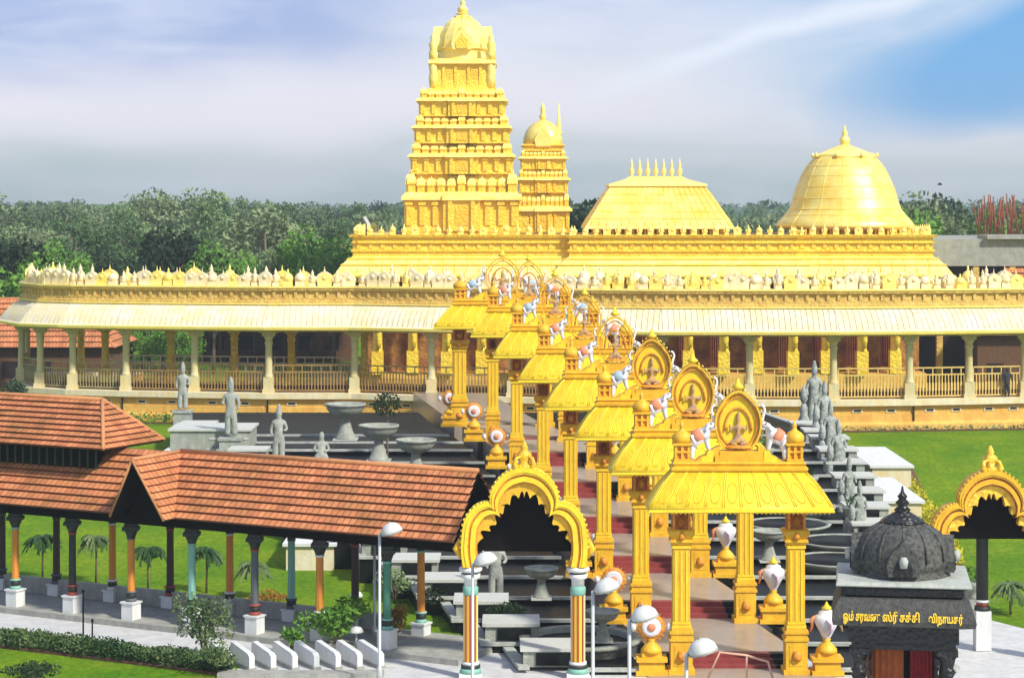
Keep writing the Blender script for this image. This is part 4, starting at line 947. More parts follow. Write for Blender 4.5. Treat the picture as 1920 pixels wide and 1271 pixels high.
for k in range(20): a = 2*pi*k/20; mb.add([(.38*cos(a-.1),.38*sin(a-.1),-.03),(.38*cos(a+.1),.38*sin(a+.1),-.03),(.53*cos(a),.53*sin(a),0),(.38*cos(a),.38*sin(a),.04)], [(0,1,2),(0,2,3),(1,3,2),(0,3,1)])
mb.obj('wheel', M_orn, d0, T)
mb = MB(); mb.lathe([(.30,.04),(.30,.075),(.22,.085)], 24); mb.obj('wheel_face', M_eleph, d0, T)
mb = MB(); mb.lathe([(.13,.08),(.12,.12),(.04,.14)], 16); mb.obj('hub', M_blank, d0, T)
for s in (-1,1): mb = MB(); mb.lathe([(.02,1.3),(.09,1.38),(.09,1.5),(.02,1.58)], 8, (s*.56,0)); mb.obj('side_lotus', M_white, d0)
SHS = 1.15
c0 = thing('conch_emblem', 'white conch shell on orange pedestal right of the nearest gate', 'emblem', (GX[0]+2.75,GY[0]-.1,GZ[0]), group='white conch shells right of the gates'); pedestal(c0)
mb = MB(); mb.lathe([(.05,1.02),(.14,1.15),(.24,1.34),(.36,1.55),(.40,1.70),(.34,1.82),(.25,1.86),(.26,1.92),(.15,1.98),(.12,2.04),(.02,2.12)], 18, sy=.75)
mb.tube([(.0,-.26,1.2),(.12,-.3,1.4),(.1,-.33,1.6),(-.05,-.31,1.72)], [.02,.06,.07,.02], 6, 1); mb.obj('shell', [M_eleph, mat('shell_pink', (.62,.50,.62), .5)], c0)
for s in (-1,1):
    mb = MB(); mb.tube([(s*.34,0,1.78),(s*.46,0,1.7),(s*.44,0,1.5),(s*.50,0,1.3)], [.05,.07,.05,.02], 6); mb.obj('ribbon', M_blank if s < 0 else M_figure, c0)
mb = MB(); mb.lathe([(.14,2.0),(.16,2.06),(.06,2.14),(.02,2.24)], 10); mb.obj('tip_cap', M_gatey, c0)
for i in range(1, 8):
    dup(d0, (GX[i]-2.72, GY[i]-.1, GZ[i]), 0, 'golden wheel disc on orange pedestal left of the %s gate' % ORD[i])
    if i < 6: dup(c0, (GX[i]+2.75, GY[i]-.1, GZ[i]), 0, 'white conch shell on orange pedestal right of the %s gate' % ORD[i])

# ------------------------------------------------------------------ tiled arcade
AD = Vector((.883,-.47)); AN = Vector((.47,.883)); AO = Vector((-17.9,76.9))
def ap(t, o): q = AO+AD*t+AN*o; return (q.x, q.y)
arc = thing('tiled_arcade', 'long open arcade with terracotta tiled roof and painted columns at lower left', 'arcade')
def P3(t, o, z): x, y = ap(t, o); return Vector((x, y, z))
TA, TB = -3.6, 18.6
GC = 6.45   # cross gable centre
ZE, ZR, OC, OE = 3.92, 5.95, 1.2, -.72
mb = MB(); roofplane(mb, P3(GC+1.1,OE,ZE), P3(TB,OE,ZE), P3(TB-.2,OC,ZR), P3(GC,OC,ZR), 9); roofplane(mb, P3(TB,2*OC-OE,ZE), P3(TA,2*OC-OE,ZE), P3(TA,OC,ZR), P3(TB-.2,OC,ZR), 9)
roofobj(mb, 'roof', arc)
mb = MB(); roofplane(mb, P3(TA,OE,ZE), P3(GC-1.1,OE,ZE), P3(GC,OC,ZR), P3(TA,OC,ZR), 9); roofobj(mb, 'pavilion_roof', arc)
mb = MB(); gf = OE-.55
roofplane(mb, P3(GC+1.15,OE,ZE), P3(GC+1.15+.0,gf,ZE), P3(GC,gf-.25,ZR), P3(GC,OC,ZR), 9); roofplane(mb, P3(GC-1.15,gf,ZE), P3(GC-1.15,OE,ZE), P3(GC,OC,ZR), P3(GC,gf-.25,ZR), 9)
roofobj(mb, 'gable_roof', arc)
mb = MB(); a, b, c = P3(GC-1.0,OE+.2,ZE-.15), P3(GC+1.0,OE+.2,ZE-.15), P3(GC,OE+.2,ZR-.25); off = Vector((AN.x,AN.y,0))*.12
mb.add([a,b,c,a+off,b+off,c+off], [(0,1,2),(3,5,4),(0,3,4,1),(1,4,5,2),(2,5,3,0)]); mb.obj('gable_panel', M_timber_shade, arc)
# rake boards / ridge
mb = MB()
for p, q in ((P3(GC,gf-.25,ZR),P3(GC-1.15,gf,ZE)),(P3(GC,gf-.25,ZR),P3(GC+1.15,gf,ZE))): mb.tube([p,q], .05, 5)
mb.tube([P3(GC,gf-.25,ZR+.02),P3(GC,OC,ZR+.02)], .07, 6); mb.tube([P3(GC,OC,ZR+.03),P3(TB-.2,OC,ZR+.03)], .09, 6); mb.obj('ridge_tiles', PC_ridge, arc)
# eave beam and ceiling
mb = MB()
for o1, o2, z0, z1 in ((-.12,.12,3.52,3.86),(2.28,2.52,3.52,3.86)):
    vs = [P3(TA,o1,z0),P3(TB,o1,z0),P3(TB,o2,z0),P3(TA,o2,z0)]; vs += [v+Vector((0,0,z1-z0)) for v in vs]; mb.add(vs, [(3,2,1,0),(4,5,6,7),(0,1,5,4),(1,2,6,5),(2,3,7,6),(3,0,4,7)])
vs = [P3(TA,-.55,3.86),P3(TB,-.55,3.86),P3(TB,2.95,3.86),P3(TA,2.95,3.86)]; vs += [v+Vector((0,0,.04)) for v in vs]; mb.add(vs, [(3,2,1,0),(4,5,6,7),(0,1,5,4),(1,2,6,5),(2,3,7,6),(3,0,4,7)])
mb.obj('beam', M_timber_shade, arc)
# lantern
mb = MB(); LA, LB = -7, 3.3
vs = [P3(LA,.5,4.9),P3(LB,.5,4.9),P3(LB,2.2,4.9),P3(LA,2.2,4.9)]; vs += [Vector((v.x,v.y,6.35)) for v in vs]; mb.add(vs, [(3,2,1,0),(4,5,6,7),(0,1,5,4),(1,2,6,5),(2,3,7,6),(3,0,4,7)], 0)
for k in range(28):
    x, y = ap(LA+.3+k*.37, .47); mb.cbox(x,y,.07,.07,5.0,6.3,1)
mb.obj('lantern_wall', [M_timber_shade, mat('louvre_green', (.03,.06,.025), .8)], arc)
e0, e1 = -.2, 3.3; lb = LB+.85
hipped(arc, 'lantern_roof', [ap(LA-.7,e0), ap(lb,e0), ap(lb,e1), ap(LA-.7,e1)], 6.02, 1.55, 1.45)
hipo = None
# floor, back low wall
mb = MB(); vs = [P3(TA,-.5,-.02),P3(TB,-.5,-.02),P3(TB,2.9,-.02),P3(TA,2.9,-.02)]; vs += [v+Vector((0,0,.2)) for v in vs]; mb.add(vs, [(3,2,1,0),(4,5,6,7),(0,1,5,4),(1,2,6,5),(2,3,7,6),(3,0,4,7)]); mb.obj('floor', M_conc, arc)
mb = MB(); vs = [P3(TA,2.3,.17),P3(TB-4.5,2.3,.17),P3(TB-4.5,2.5,.17),P3(TA,2.5,.17)]; vs += [v+Vector((0,0,.58)) for v in vs]; mb.add(vs, [(3,2,1,0),(4,5,6,7),(0,1,5,4),(1,2,6,5),(2,3,7,6),(3,0,4,7)]); mb.obj('low_wall', M_conc, arc)
def acol(t, o, cols, ped=.75):
    a_, b_, c_ = [PC[q] for q in cols]; x, y = ap(t, o); mb = MB(); z = ped+.18
    mb.lathe([(.19,z),(.2,z+.06),(.16,z+.12)], 12, (x,y), 2); mb.lathe([(.17,z+.12),(.17,z+.3)], 12, (x,y), 1); mb.lathe([(.2,z+.3),(.2,z+.36)], 12, (x,y), 2)
    mb.lathe([(.135,z+.36),(.125,2.95)], 8, (x,y), 0, False); mb.lathe([(.15,2.95),(.15,3.02)], 12, (x,y), 2); mb.lathe([(.14,3.02),(.2,3.18),(.25,3.28)], 12, (x,y), 1)
    mb.cbox(x,y,.56,.5,3.28,3.4,1); mb.cbox(x,y,.44,.4,3.4,3.52,1)
    o_ = mb.obj('column', [a_, b_, c_], arc)
    mb = MB(); T = Matrix.Translation((x,y,0)) @ Matrix.Rotation(atan2(AD.y,AD.x),4,'Z'); mb.box(-.24,.24,-.24,.24,.0,ped+.12,0,T); mb.box(-.28,.28,-.28,.28,ped+.12,ped+.18,0,T); mb.obj('pedestal', M_white, o_)
for k, c in enumerate(['okw','okt','kkr','oks','tkt','skr','okw','gkt']): acol(-2.61+k*2.61, 0, c, .62)  # black second colour paints the eave's shade onto the capitals, both rows
for k, c in enumerate(['dks','dks','okw','dkr','okw','tks','dkr','okt']): acol(-2.61+k*2.61-.13, 2.4, c, .42)
# side arches
def arch(name, label, loc, rz, mA, mB, mC, cols=True, sc=1.0, shade_fill=.8, vb=.3):
    t = thing(name, label, 'archway', loc, rz); t.scale = (sc,)*3
    def half(pts): return pts+[(-x, z) for x, z in reversed(pts[:-1])]
    def smooth(pts, k=3):
        outp = []
        for i in range(len(pts)-1):
            p0, p1, p2, p3 = pts[max(0,i-1)], pts[i], pts[i+1], pts[min(len(pts)-1,i+2)]
            for j in range(k):
                u = j/k; f = lambda a,b,c,d: .5*((2*b)+(-a+c)*u+(2*a-5*b+4*c-d)*u*u+(-a+3*b-3*c+d)*u**3)
                outp.append((f(p0[0],p1[0],p2[0],p3[0]), f(p0[1],p1[1],p2[1],p3[1])))
        return outp+[pts[-1]]
    h1 = smooth([(-1.88,0),(-1.95,.45),(-1.93,.95),(-1.84,1.45),(-1.55,1.84),(-1.22,1.98),(-1.04,1.92)]); h2 = smooth([(-1.04,1.92),(-1.04,2.3),(-.78,2.72),(-.42,2.98),(0,3.08)])
    outer = half(h1+h2[1:])
    n_ = len(outer)
    def inset(d):
        r = []
        for i, (x, z) in enumerate(outer):
            cx, cz = 0, .55; L = sqrt((x-cx)**2+(z-cz)**2); dx, dz = (x-cx)/L, (z-cz)/L
            if z < .55: dx, dz = (1 if x > 0 else -1), 0
            r.append((x-dx*d, z-dz*d))
        return r
    mb = MB(); mb.band(outer, inset(.2), -.34, .34); mb.obj('outer_moulding', mA, t)
    mb = MB(); mb.band(inset(.2), inset(.28), -.26, .26); mb.obj('recess_line', mC, t)
    mb = MB(); mb.band(inset(.28), inset(.44), -.31, .31); mb.band(inset(.10), inset(.14), -.37, .37); mb.obj('inner_moulding', mA, t)
    mb = MB(); mb.band(inset(.44), inset(.50), -.2, .2, 0); mb.obj('second_recess', mC, t)
    # cusped inner board
    edge = []; n2 = 18
    ctr = smooth([(-1.42,0),(-1.42,.85),(-1.22,1.12),(-1.0,1.25),(-.86,1.6),(-.6,1.82),(-.42,2.1),(-.15,2.25),(0,2.28)], 6); ctr = half(ctr)
    ins = inset(.50); m_ = len(ctr)
    rs = [ins[min(n_-1, round(i*(n_-1)/(m_-1)))] for i in range(m_)]
    cus = []
    for i, (x, z) in enumerate(ctr):
        k_ = abs(sin(pi*i*(14)/(m_-1))); d = .20*k_-.15; L = sqrt(x*x+(z-.3)**2)+1e-6
        cus.append((x+x/L*d, z+(z-.3)/L*d))
    mb = MB(); mb.band(rs, cus, -.16, .16); mb.obj('cusped_board', mB, t)
    # beaded edge
    mb = MB()
    o2 = inset(-.02)
    for i in range(0, n_):
        x, z = o2[i]
        if z > .5: mb.lathe([(.01,z-.05),(.045,z),(.01,z+.05)], 6, (x,-.28)); 
    mb.obj('beaded_edge', mA, t)
    mb = MB(); mb.lathe([(.3,2.98),(.32,3.1),(.16,3.2),(.24,3.34),(.22,3.48),(.1,3.58),(.13,3.64),(.03,3.85)], 12, (0,0)); 
    for s in (-1,1): mb.tube([(s*.14,-.2,2.95),(s*.3,-.25,3.15),(s*.24,-.2,3.35),(s*.1,-.18,3.4)], [.1,.09,.06,.03], 7)
    mb.obj('crest', mB, t)
    for s in (-1,1):
        mb = MB(); mb.cbox(s*1.68,0,.5,.5,-.02,.32); mb.tube([(s*1.95,-.1,.25),(s*2.1,-.12,.55),(s*1.98,-.1,.85)], [.06,.12,.05], 7); mb.obj('foot_block', mB, t)
    # black lining and board added as the shade inside the opening
    if shade_fill:
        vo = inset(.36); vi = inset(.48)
        mb = MB(); mb.band(vo, vi, .3, .3+shade_fill); mb.extrude([(-1.46,vb)]+[p for p in inset(.40) if p[1] > vb]+[(1.46,vb)], shade_fill+.1, shade_fill+.3); mb.obj('shade_fill', M_timber_shade, t)
    if cols:
        for s in (-1,1):
            mb = MB(); x = s*1.66; z0 = -loc[2]+.0
            mb.lathe([(.3,-.02),(.36,-.06),(.36,-.14),(.3,-.18)], 16, (x,0), 0); mb.lathe([(.26,-.18),(.26,-.24)], 16, (x,0), 3); mb.lathe([(.3,-.24),(.3,-.36),(.2,-.42),(.2,-.62)], 16, (x,0), 0)
            mb.lathe([(.2,-.62),(.24,-.66),(.24,-.86),(.2,-.9)], 16, (x,0), 1)
            mb.lathe([(.205,-.9),(.205,-2.95)], 16, (x,0), 2, False)
            for k in range(8): a = pi*k/4; mb.cbox(x+.2*cos(a), .2*sin(a), .05, .05, -2.95, -.9, 4 if k % 4 else 0)
            mb.lathe([(.27,-2.95),(.27,-3.05)], 16, (x,0), 0); mb.lathe([(.3,-3.05),(.3,-3.15)], 16, (x,0), 3); mb.lathe([(.3,-3.15),(.34,-3.3)], 16, (x,0), 1); mb.cbox(x,0,.7,.7,z0,-3.3,0)
            mb.obj('column', [M_white, PC['t'], PC['y'], PC['k'], PC['r']], t)
    return t
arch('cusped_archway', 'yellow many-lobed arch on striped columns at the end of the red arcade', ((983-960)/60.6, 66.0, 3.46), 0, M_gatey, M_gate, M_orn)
YR = 69.; zr = at(0,1058,YR).z
ra = arch('cusped_archway', 'orange many-lobed arch standing over the lawn at right edge', ((1857-960)*YR/4000, YR, zr), 0, M_gate, M_goldd, M_gater, cols=False, shade_fill=.6, vb=.72)
mb = MB(); mb.lathe([(.16,.0),(.3,-.02),(.28,.06),(.17,.1)], 12)
t = ra
def rcol(x, y, mats, w=.2):
    mb = MB(); b = -zr; mb.lathe([(w*1.5,.98),(w*1.5,.8),(w,.6),(w,-1.35)], 12, (x,y), 0); mb.lathe([(w*1.2,-1.35),(w*1.2,-1.43)], 12, (x,y), 1); mb.lathe([(w,-1.43),(w,-1.56)], 12, (x,y), 2); mb.lathe([(w*1.3,-1.56),(w*1.3,-1.7)], 12, (x,y), 0)
    o = mb.obj('column', mats, ra); mb = MB(); mb.cbox(x,y,.50,.50,b,-1.7); mb.obj('pedestal', M_white, o)
rcol(0, 1.2, [PC['k'], M_white, PC['r']]); rcol(-1.66, .0, [PC['o'], M_white, PC['t']]); rcol(1.66, 0, [PC['k'], M_white, PC['r']])

# ------------------------------------------------------------------ black stone shrine
YS = 60.; ss = 4000/YS; sh = thing('black_stone_shrine', 'small black stone shrine with weathered dome and yellow lettered eave', 'shrine', ((1692-960)/ss, YS, 0), radians(-9))
zs = lambda y: H0-(y-385)/ss
mb = MB(); mb.rings([(1.55,1.4,zs(1158)),(1.92,1.75,zs(1152)),(1.95,1.78,zs(1143)),(1.86,1.68,zs(1122)),(1.75,1.55,zs(1106)),(1.70,1.5,zs(1104))]); mb.obj('eave', M_eavest, sh)
mb = MB(); mb.rings([(1.5,1.3,zs(1106)),(1.62,1.45,zs(1100)),(1.62,1.45,zs(1088)),(1.68,1.5,zs(1086)),(1.80,1.6,zs(1082)),(1.72,1.5,zs(1076))]); mb.obj('cornice', M_blackst, sh)
mb = MB(); mb.rings([(1.82,1.62,zs(1083)),(1.84,1.64,zs(1081)),(1.80,1.6,zs(1075)),(1.3,1.2,zs(1074))]); mb.obj('pale_ledge', M_coping, sh)
mb = MB(); mb.lathe([(1.32,zs(1076)),(1.27,zs(1070)),(1.2,zs(1066)),(1.24,zs(1058)),(1.28,zs(1054)),(1.28,zs(1046)),(1.26,zs(1044)),(1.25,zs(1030)),(1.2,zs(1012)),(1.02,zs(995)),(.75,zs(983)),(.5,zs(976))], 24)
for k in range(12): a = k*pi/6; mb.tube([(1.3*cos(a),1.3*sin(a),zs(1044)),(1.26*cos(a),1.26*sin(a),zs(1020)),(1.04*cos(a),1.04*sin(a),zs(996)),(.6*cos(a),.6*sin(a),zs(979))], .035, 5)
mb.obj('dome', M_domest, sh)
mb = MB(); mb.lathe([(.5,zs(980)),(.62,zs(978)),(.6,zs(974)),(.35,zs(964)),(.2,zs(958)),(.24,zs(955)),(.12,zs(948)),(.2,zs(942)),(.1,zs(935)),(.14,zs(930)),(.05,zs(922)),(.02,zs(911))], 14); mb.obj('finial', M_blackst, sh)
for a, nm in ((0,'front'),(pi/2,'side'),(-pi/2,'side')):
    T = Matrix.Rotation(a, 4, 'Z'); mb = MB(); pts = [(-.42,0),(-.46,.3),(-.35,.62),(-.12,.85),(0,1.0),(.12,.85),(.35,.62),(.46,.3),(.42,0)]
    mb.extrude([(x, zs(1066)+z) for x, z in pts], -1.42, -.9); mb.extrude([(x*.55, zs(1064)+z*.55) for x, z in pts], -1.46, -1.42, 1); mb.lathe([(.1,zs(1062)+.2),(.13,zs(1062)+.4),(.07,zs(1062)+.5)], 8, (0,-1.48), 2); mb.obj('arched_niche', [M_domest, M_blackst, M_coping], sh, T)
mb = MB(); mb.box(-1.5,1.5,-1.3,1.3,2.55,zs(1156)); mb.box(-1.42,1.42,-1.22,1.22,2.35,2.55); mb.obj('lintel', M_blackst, sh)
for x in (-1.2,1.2):
    for y in (-1.0,1.0):
        mb = MB(); mb.cbox(x,y,.46,.46,0,.5); mb.lathe([(.18,.5),(.2,.9),(.16,1.0),(.22,1.15),(.16,1.25),(.15,1.6),(.24,1.75),(.16,1.85),(.22,2.1),(.27,2.2)], 10, (x,y), sq=.3); mb.cbox(x,y,.56,.5,2.2,2.36); mb.obj('pillar', M_blackst, sh)
mb = MB(); mb.box(-.85,.85,.75,.9,0,2.4); mb.box(-.95,-.85,-.8,.9,0,2.4); mb.box(.85,.95,-.8,.9,0,2.4); mb.obj('inner_wall', M_blackst, sh)
def curtain(x0, x1, y, z0, z1, m, n=13):
    mb = MB(); vs = []
    for yy in (y, y+.03):
        for z in (z0, z1):
            for j in range(n): vs.append((x0+(x1-x0)*j/(n-1), yy+.04*(-1)**j, z))
    mb.add(vs, [(j,j+1,n+j+1,n+j) for j in range(n-1)]+[(2*n+j,3*n+j,3*n+j+1,2*n+j+1) for j in range(n-1)]); return mb.obj('drape', m, sh)
curtain(-1.0,.02,-.55,.1,2.25,M_drape); curtain(.2,.84,-.6,.1,2.35,M_draper)
mb = MB(); mb.box(-1.7,1.7,-1.5,1.5,-.02,.12); mb.obj('platform', M_blackst, sh)
# lettering painted on the eave
def text(body, size, width, loc, tilt, parent, m):
    cu = bpy.data.curves.new('lettering', 'FONT'); cu.body = body; cu.size = size; cu.extrude = .006; cu.align_x = 'CENTER'; cu.offset = .010
    o = bpy.data.objects.new('lettering', cu); COL.objects.link(o); dg = bpy.context.evaluated_depsgraph_get(); me = bpy.data.meshes.new_from_object(o.evaluated_get(dg)); bpy.data.objects.remove(o)
    me.materials.clear(); me.materials.append(m)
    xs_ = [v.co.x for v in me.vertices]; w = max(xs_)-min(xs_) if xs_ else 1; c = (max(xs_)+min(xs_))/2
    for v in me.vertices: v.co.x = (v.co.x-c)*width/w
    o = link('lettering', me, parent); o.location = loc; o.rotation_euler = (tilt, 0, 0); return o
tl = radians(90-17.6)
text('\u0b93\u0bae\u0bcd \u0b9a\u0bb0\u0bb5\u0ba3', .31, 1.0, (-1.15,-1.80,zs(1142)), tl, sh, M_lettery)
text('\u0bb8\u0bcd\u0bb0\u0bc0 \u0b9a\u0b95\u0bcd\u0ba4\u0bbf', .31, 1.0, (-.08,-1.80,zs(1142)), tl, sh, M_lettery)
text('\u0bb5\u0bbf\u0ba8\u0bbe\u0baf\u0b95\u0bb0\u0bcd', .29, .92, (1.12,-1.80,zs(1142)), tl, sh, M_lettery)

# ------------------------------------------------------------------ street lamps
l0 = thing('street_lamp', 'white shaded street lamp before the red roof, the upper of the close pair', 'street lamp', (-4.6,71.4,0), group='white shaded street lamps')
mb = MB(); mb.lathe([(.09,0),(.09,.5),(.05,.55),(.045,4.6)], 10); mb.tube([(0,0,4.55),(.08,0,4.66),(.2,0,4.72)], .03, 6); mb.obj('pole', M_pole, l0)
mb = MB(); T = Matrix.Translation((.38,0,4.62)) @ Matrix.Rotation(radians(-16), 4, 'Y'); mb.lathe([(.36,0),(.37,.05),(.33,.18),(.22,.29),(.08,.34),(.01,.35)], 18); mb.obj('lamp_shade', M_lamp, l0, T @ Matrix.Scale(1.0,4,(1,0,0)) @ Matrix.Scale(.9,4))
mb = MB(); mb.lathe([(.01,-.10),(.12,-.06),(.14,.02)], 10); mb.obj('bulb_cover', M_pole, l0, T)
mb = MB(); mb.lathe([(.365,-.02),(.385,-.01),(.385,.03),(.365,.04)], 20); mb.lathe([(.03,.33),(.05,.36),(.01,.40)], 8); mb.obj('shade_rim', M_conc, l0, T @ Matrix.Scale(1.0,4,(1,0,0)) @ Matrix.Scale(.9,4))
for (x, y, lab) in ((-4.04,65.1,'white shaded street lamp before the red roof, the lower of the close pair'),(-1.1,59.6,'white shaded street lamp overlapping the left foot of the yellow arch'),
                    (2.1,55.4,'white shaded street lamp beside the right striped column of the yellow arch'),(2.84,51.6,'white shaded street lamp in front of the nearest wheel disc'),(3.9,47.7,'white shaded street lamp at the bottom edge before the red steps')):
    dup(l0, (x, y, 0), 0, lab)
for (px, py, Y, lab) in ((668,1185,70,'white dome of a low garden lamp left of the lamp poles'),(668,1118,77,'small white garden lamp behind the dark arcade column')):
    p = at(px, py, Y); t = thing('garden_lamp', lab, 'lamp', (p.x, p.y, 0)); mb = MB(); mb.lathe([(.05,0),(.04,p.z)], 8); mb.obj('pole', M_pole, t); mb = MB(); mb.lathe([(.24,p.z),(.24,p.z+.04),(.17,p.z+.16),(.02,p.z+.2)], 14); mb.obj('lamp_shade', M_lamp, t)

# concrete fins
for k in range(8):
    p = at(432+k*40.5, 1251-(k*0.6), 67.0+.05*k); lab = ['leftmost','second from left','third from left','fourth from left','fourth from right','third from right','second from right','rightmost'][k]
    t = thing('concrete_fin', lab+' slanting pale concrete fin in the row at the bottom', 'concrete fin', (p.x, p.y, 0), radians(28), 'pale concrete fins beside the path')
    if k == 0:
        mb = MB(); pts = [(0,0),(0,.42),(.15,.5),(1.6,.62),(1.7,.5),(1.7,0)]; n_ = len(pts)
        vs = [(x_, y_, z_) for x_ in (-.09,.09) for y_, z_ in pts]; mb.add(vs, [tuple(range(n_)), tuple(reversed(range(n_,2*n_)))]+[(i,i+n_,(i+1)%n_+n_,(i+1)%n_) for i in range(n_)]); fin = mb.obj('slab', M_white, t); fm = fin.data
        mb = MB(); mb.box(-.13,.13,-.06,1.76,-.02,.07); fb = mb.obj('base', M_conc, t).data
    else: link('slab', fm, t); link('base', fb, t)
t = thing('kerb_wall', 'low grey kerb running under the concrete fins', 'kerb', (0,0,0)); p = at(410,1262,66.4); q = at(720,1262,66.4)
mb = MB(); mb.box(p.x,q.x,66.0,66.6,-.02,.12); mb.obj('kerb_body', M_conc, t)
# slender marker poles
for (px, y0, y1, Y, lab) in ((156,1110,1205,70,'thin dark pole standing by the hedge at left'),(173,1165,1208,70,'short thin post beside the hedge pole')):
    a = at(px, y0, Y); b = at(px, y1, Y); t = thing('thin_pole', lab, 'pole', (b.x, b.y, 0)); mb = MB(); mb.lathe([(.03,0),(.025,a.z)], 6); mb.obj('shaft', M_timber_shade, t); mb = MB(); mb.lathe([(.04,a.z),(.05,a.z+.05),(.01,a.z+.1)], 6); mb.obj('knob', M_timber_shade, t)
t = thing('handrail', 'pale orange bent handrail by the bottom red steps', 'handrail', (0,0,0)); 
mb = MB(); mb.tube([at(1325,1275,62), at(1350,1222,62), at(1400,1228,62), at(1440,1240,62), at(1450,1275,62)], .035, 6); mb.obj('rail', PC['p'], t)
mb = MB(); mb.tube([at(1400,1228,62), at(1400,1290,62)], .03, 6); mb.obj('post', PC['p'], t)

# ------------------------------------------------------------------ person leaning in the corridor
def person(loc, rz, label, m):
    t = thing('person', label, 'person', loc, rz)
    V = [(0,0,.95),(0,0,1.2),(0,-.02,1.42),(0,-.02,1.52),(0,-.03,1.62),(0,-.03,1.72),(.19,-.02,1.42),(.28,-.02,1.15),(.2,-.22,1.05),(-.19,-.02,1.42),(-.28,-.02,1.15),(-.2,-.22,1.05),(.1,0,.5),(.1,0,.08),(.1,-.14,.04),(-.1,0,.5),(-.1,.02,.08),(-.1,-.12,.04)]
    E = [(0,1),(1,2),(2,3),(3,4),(4,5),(2,6),(6,7),(7,8),(2,9),(9,10),(10,11),(0,12),(12,13),(13,14),(0,15),(15,16),(16,17)]
    skin('body', V, E, [.16,.15,.15,.06,.095,.09,.08,.06,.04,.08,.06,.04,.1,.06,.04,.1,.06,.04], m, t)
    mb = MB(); mb.lathe([(.085,1.62),(.11,1.7),(.09,1.79),(.02,1.82)], 10, (0,-.02)); mb.obj('hair', M_cloth, t); return t
person((30.4,131.0,2.84), .2, 'dark clothed person standing behind the railing at the far right', M_cloth)
person((28.9,133.4,2.84), 1.2, 'person in brown deeper inside the corridor at right', M_skin)

# ------------------------------------------------------------------ trees
def tree_proto(seed, h, r, m, nclump=26, nl=85, size=.26, shape=1.0, trunk=True):
    rnd = random.Random(seed); mb = MB(); tm = MB()
    ch = h*.62*shape; cz = h-ch/2*1.02
    clumps = []
    for k in range(nclump):
        u = rnd.uniform(-1,1); a = rnd.random()*6.28; rr = sqrt(max(0,1-u*u))*rnd.uniform(.45,1.0)
        c = (r*.82*rr*cos(a), r*.82*rr*sin(a), cz+u*ch/2*.86); clumps.append(c)
        q = r*rnd.uniform(.24,.42); leaves(mb, c, (q, q, q*.8), nl, size, rnd)
    me = mb.obj('crown', m); cme = me.data; bpy.data.objects.remove(me)
    tm.tube([(0,0,-.3),(.1,.05,h*.3),(0,.1,h*.6),(.05,0,h*.85)], [.035*h*.6,.025*h*.6,.015*h*.6,.006*h], 7)
    for c in clumps[:9]: tm.tube([(0,0,h*.3),(c[0]*.5,c[1]*.5,(h*.35+c[2])*.5),c], [.012*h,.008*h,.003*h], 5)
    me = tm.obj('trunk', M_trunk); tme = me.data; bpy.data.objects.remove(me)
    return cme, tme, h
PR = {'tall': [tree_proto(s, 14, 3.6, L_mid, 34, 95, .24, 1.15) for s in (1,2)], 'round': [tree_proto(s, 11, 4.6, L_olive, 34, 95, .26) for s in (3,4)],
      'dark': [tree_proto(5, 10, 4.2, L_dark, 30, 120, .26)], 'fresh': [tree_proto(6, 9, 3.8, L_fresh, 26, 95, .24)]}
TLAB = {'tall': 'tall mid green tree rising in the wood %s', 'round': 'rounded olive green tree in the wood %s', 'dark': 'very dark dense tree in the wood %s', 'fresh': 'fresh green bushy tree low in the wood %s'}
rt = random.Random(21)
def plant(kind, px, top, Y, side, lab=None):
    c, tr, h = rt.choice(PR[kind]); X = (px-960)*Y/4000; zt = H0-(top+9-385)*Y/4000; s = (zt-1)/h
    t = thing(kind+'_tree' if kind != 'round' else 'rounded_tree', lab or TLAB[kind] % side, 'tree', (X, Y, 1), rt.random()*6.28, 'trees of the wood behind the temple'); w = s*rt.uniform(.85,1.15)*(.9 if kind == 'tall' else 1); t.scale = (w, w, s)
    link('crown', c, t); link('trunk', tr, t)
SL, SR = 'behind the long left corridor', 'behind the temple at right'
plant('tall', 400, 343, 225, SL, 'tallest tree standing above the wood at left')
plant('dark', 322, 425, 172, SL, 'blackish round tree right behind the left parapet')
plant('fresh', 590, 420, 182, SL, 'bright green bushy tree near the left end of the temple hall')
plant('fresh', 400, 462, 172, SL, 'small bright green tree just above the left parapet')
for k in range(15): plant(rt.choice(['fresh','round','fresh','dark','tall']), -30+k*50+rt.uniform(-15,15), rt.uniform(440,480), rt.uniform(172,186), SL)
for k in range(18): plant(rt.choice(['tall','round','tall']), -30+k*45+rt.uniform(-15,15), rt.uniform(385,425), rt.uniform(205,240), SL)
for k in range(20): plant(rt.choice(['tall','round','tall','round']), -25+k*40+rt.uniform(-15,15), rt.uniform(352,390), rt.uniform(270,330), SL)
for k in range(22): plant(rt.choice(['tall','round','dark']), -25+k*37+rt.uniform(-15,15), rt.uniform(366,384), rt.uniform(400,480), SL)
for x in (1075,1090,1105): plant('dark', x, 375+rt.uniform(0,12), 190, 'beside the small tower')
for k in range(10): plant(rt.choice(['tall','round','fresh']), 1680+k*28+rt.uniform(-8,8), rt.uniform(382,425) if k > 1 else 362, rt.uniform(185,215), SR)
for k in range(9): plant(rt.choice(['tall','round','dark']), 1690+k*30, rt.uniform(360,385), rt.uniform(250,330), SR)
for k in range(7): plant(rt.choice(['round','tall']), 1370+k*18, rt.uniform(382,400), rt.uniform(300,420), 'between the golden domes')
for k in range(6): plant(rt.choice(['dark','fresh','round']), 60+k*55, 590+rt.uniform(-10,20), rt.uniform(160,168), 'seen between the left corridor pillars')
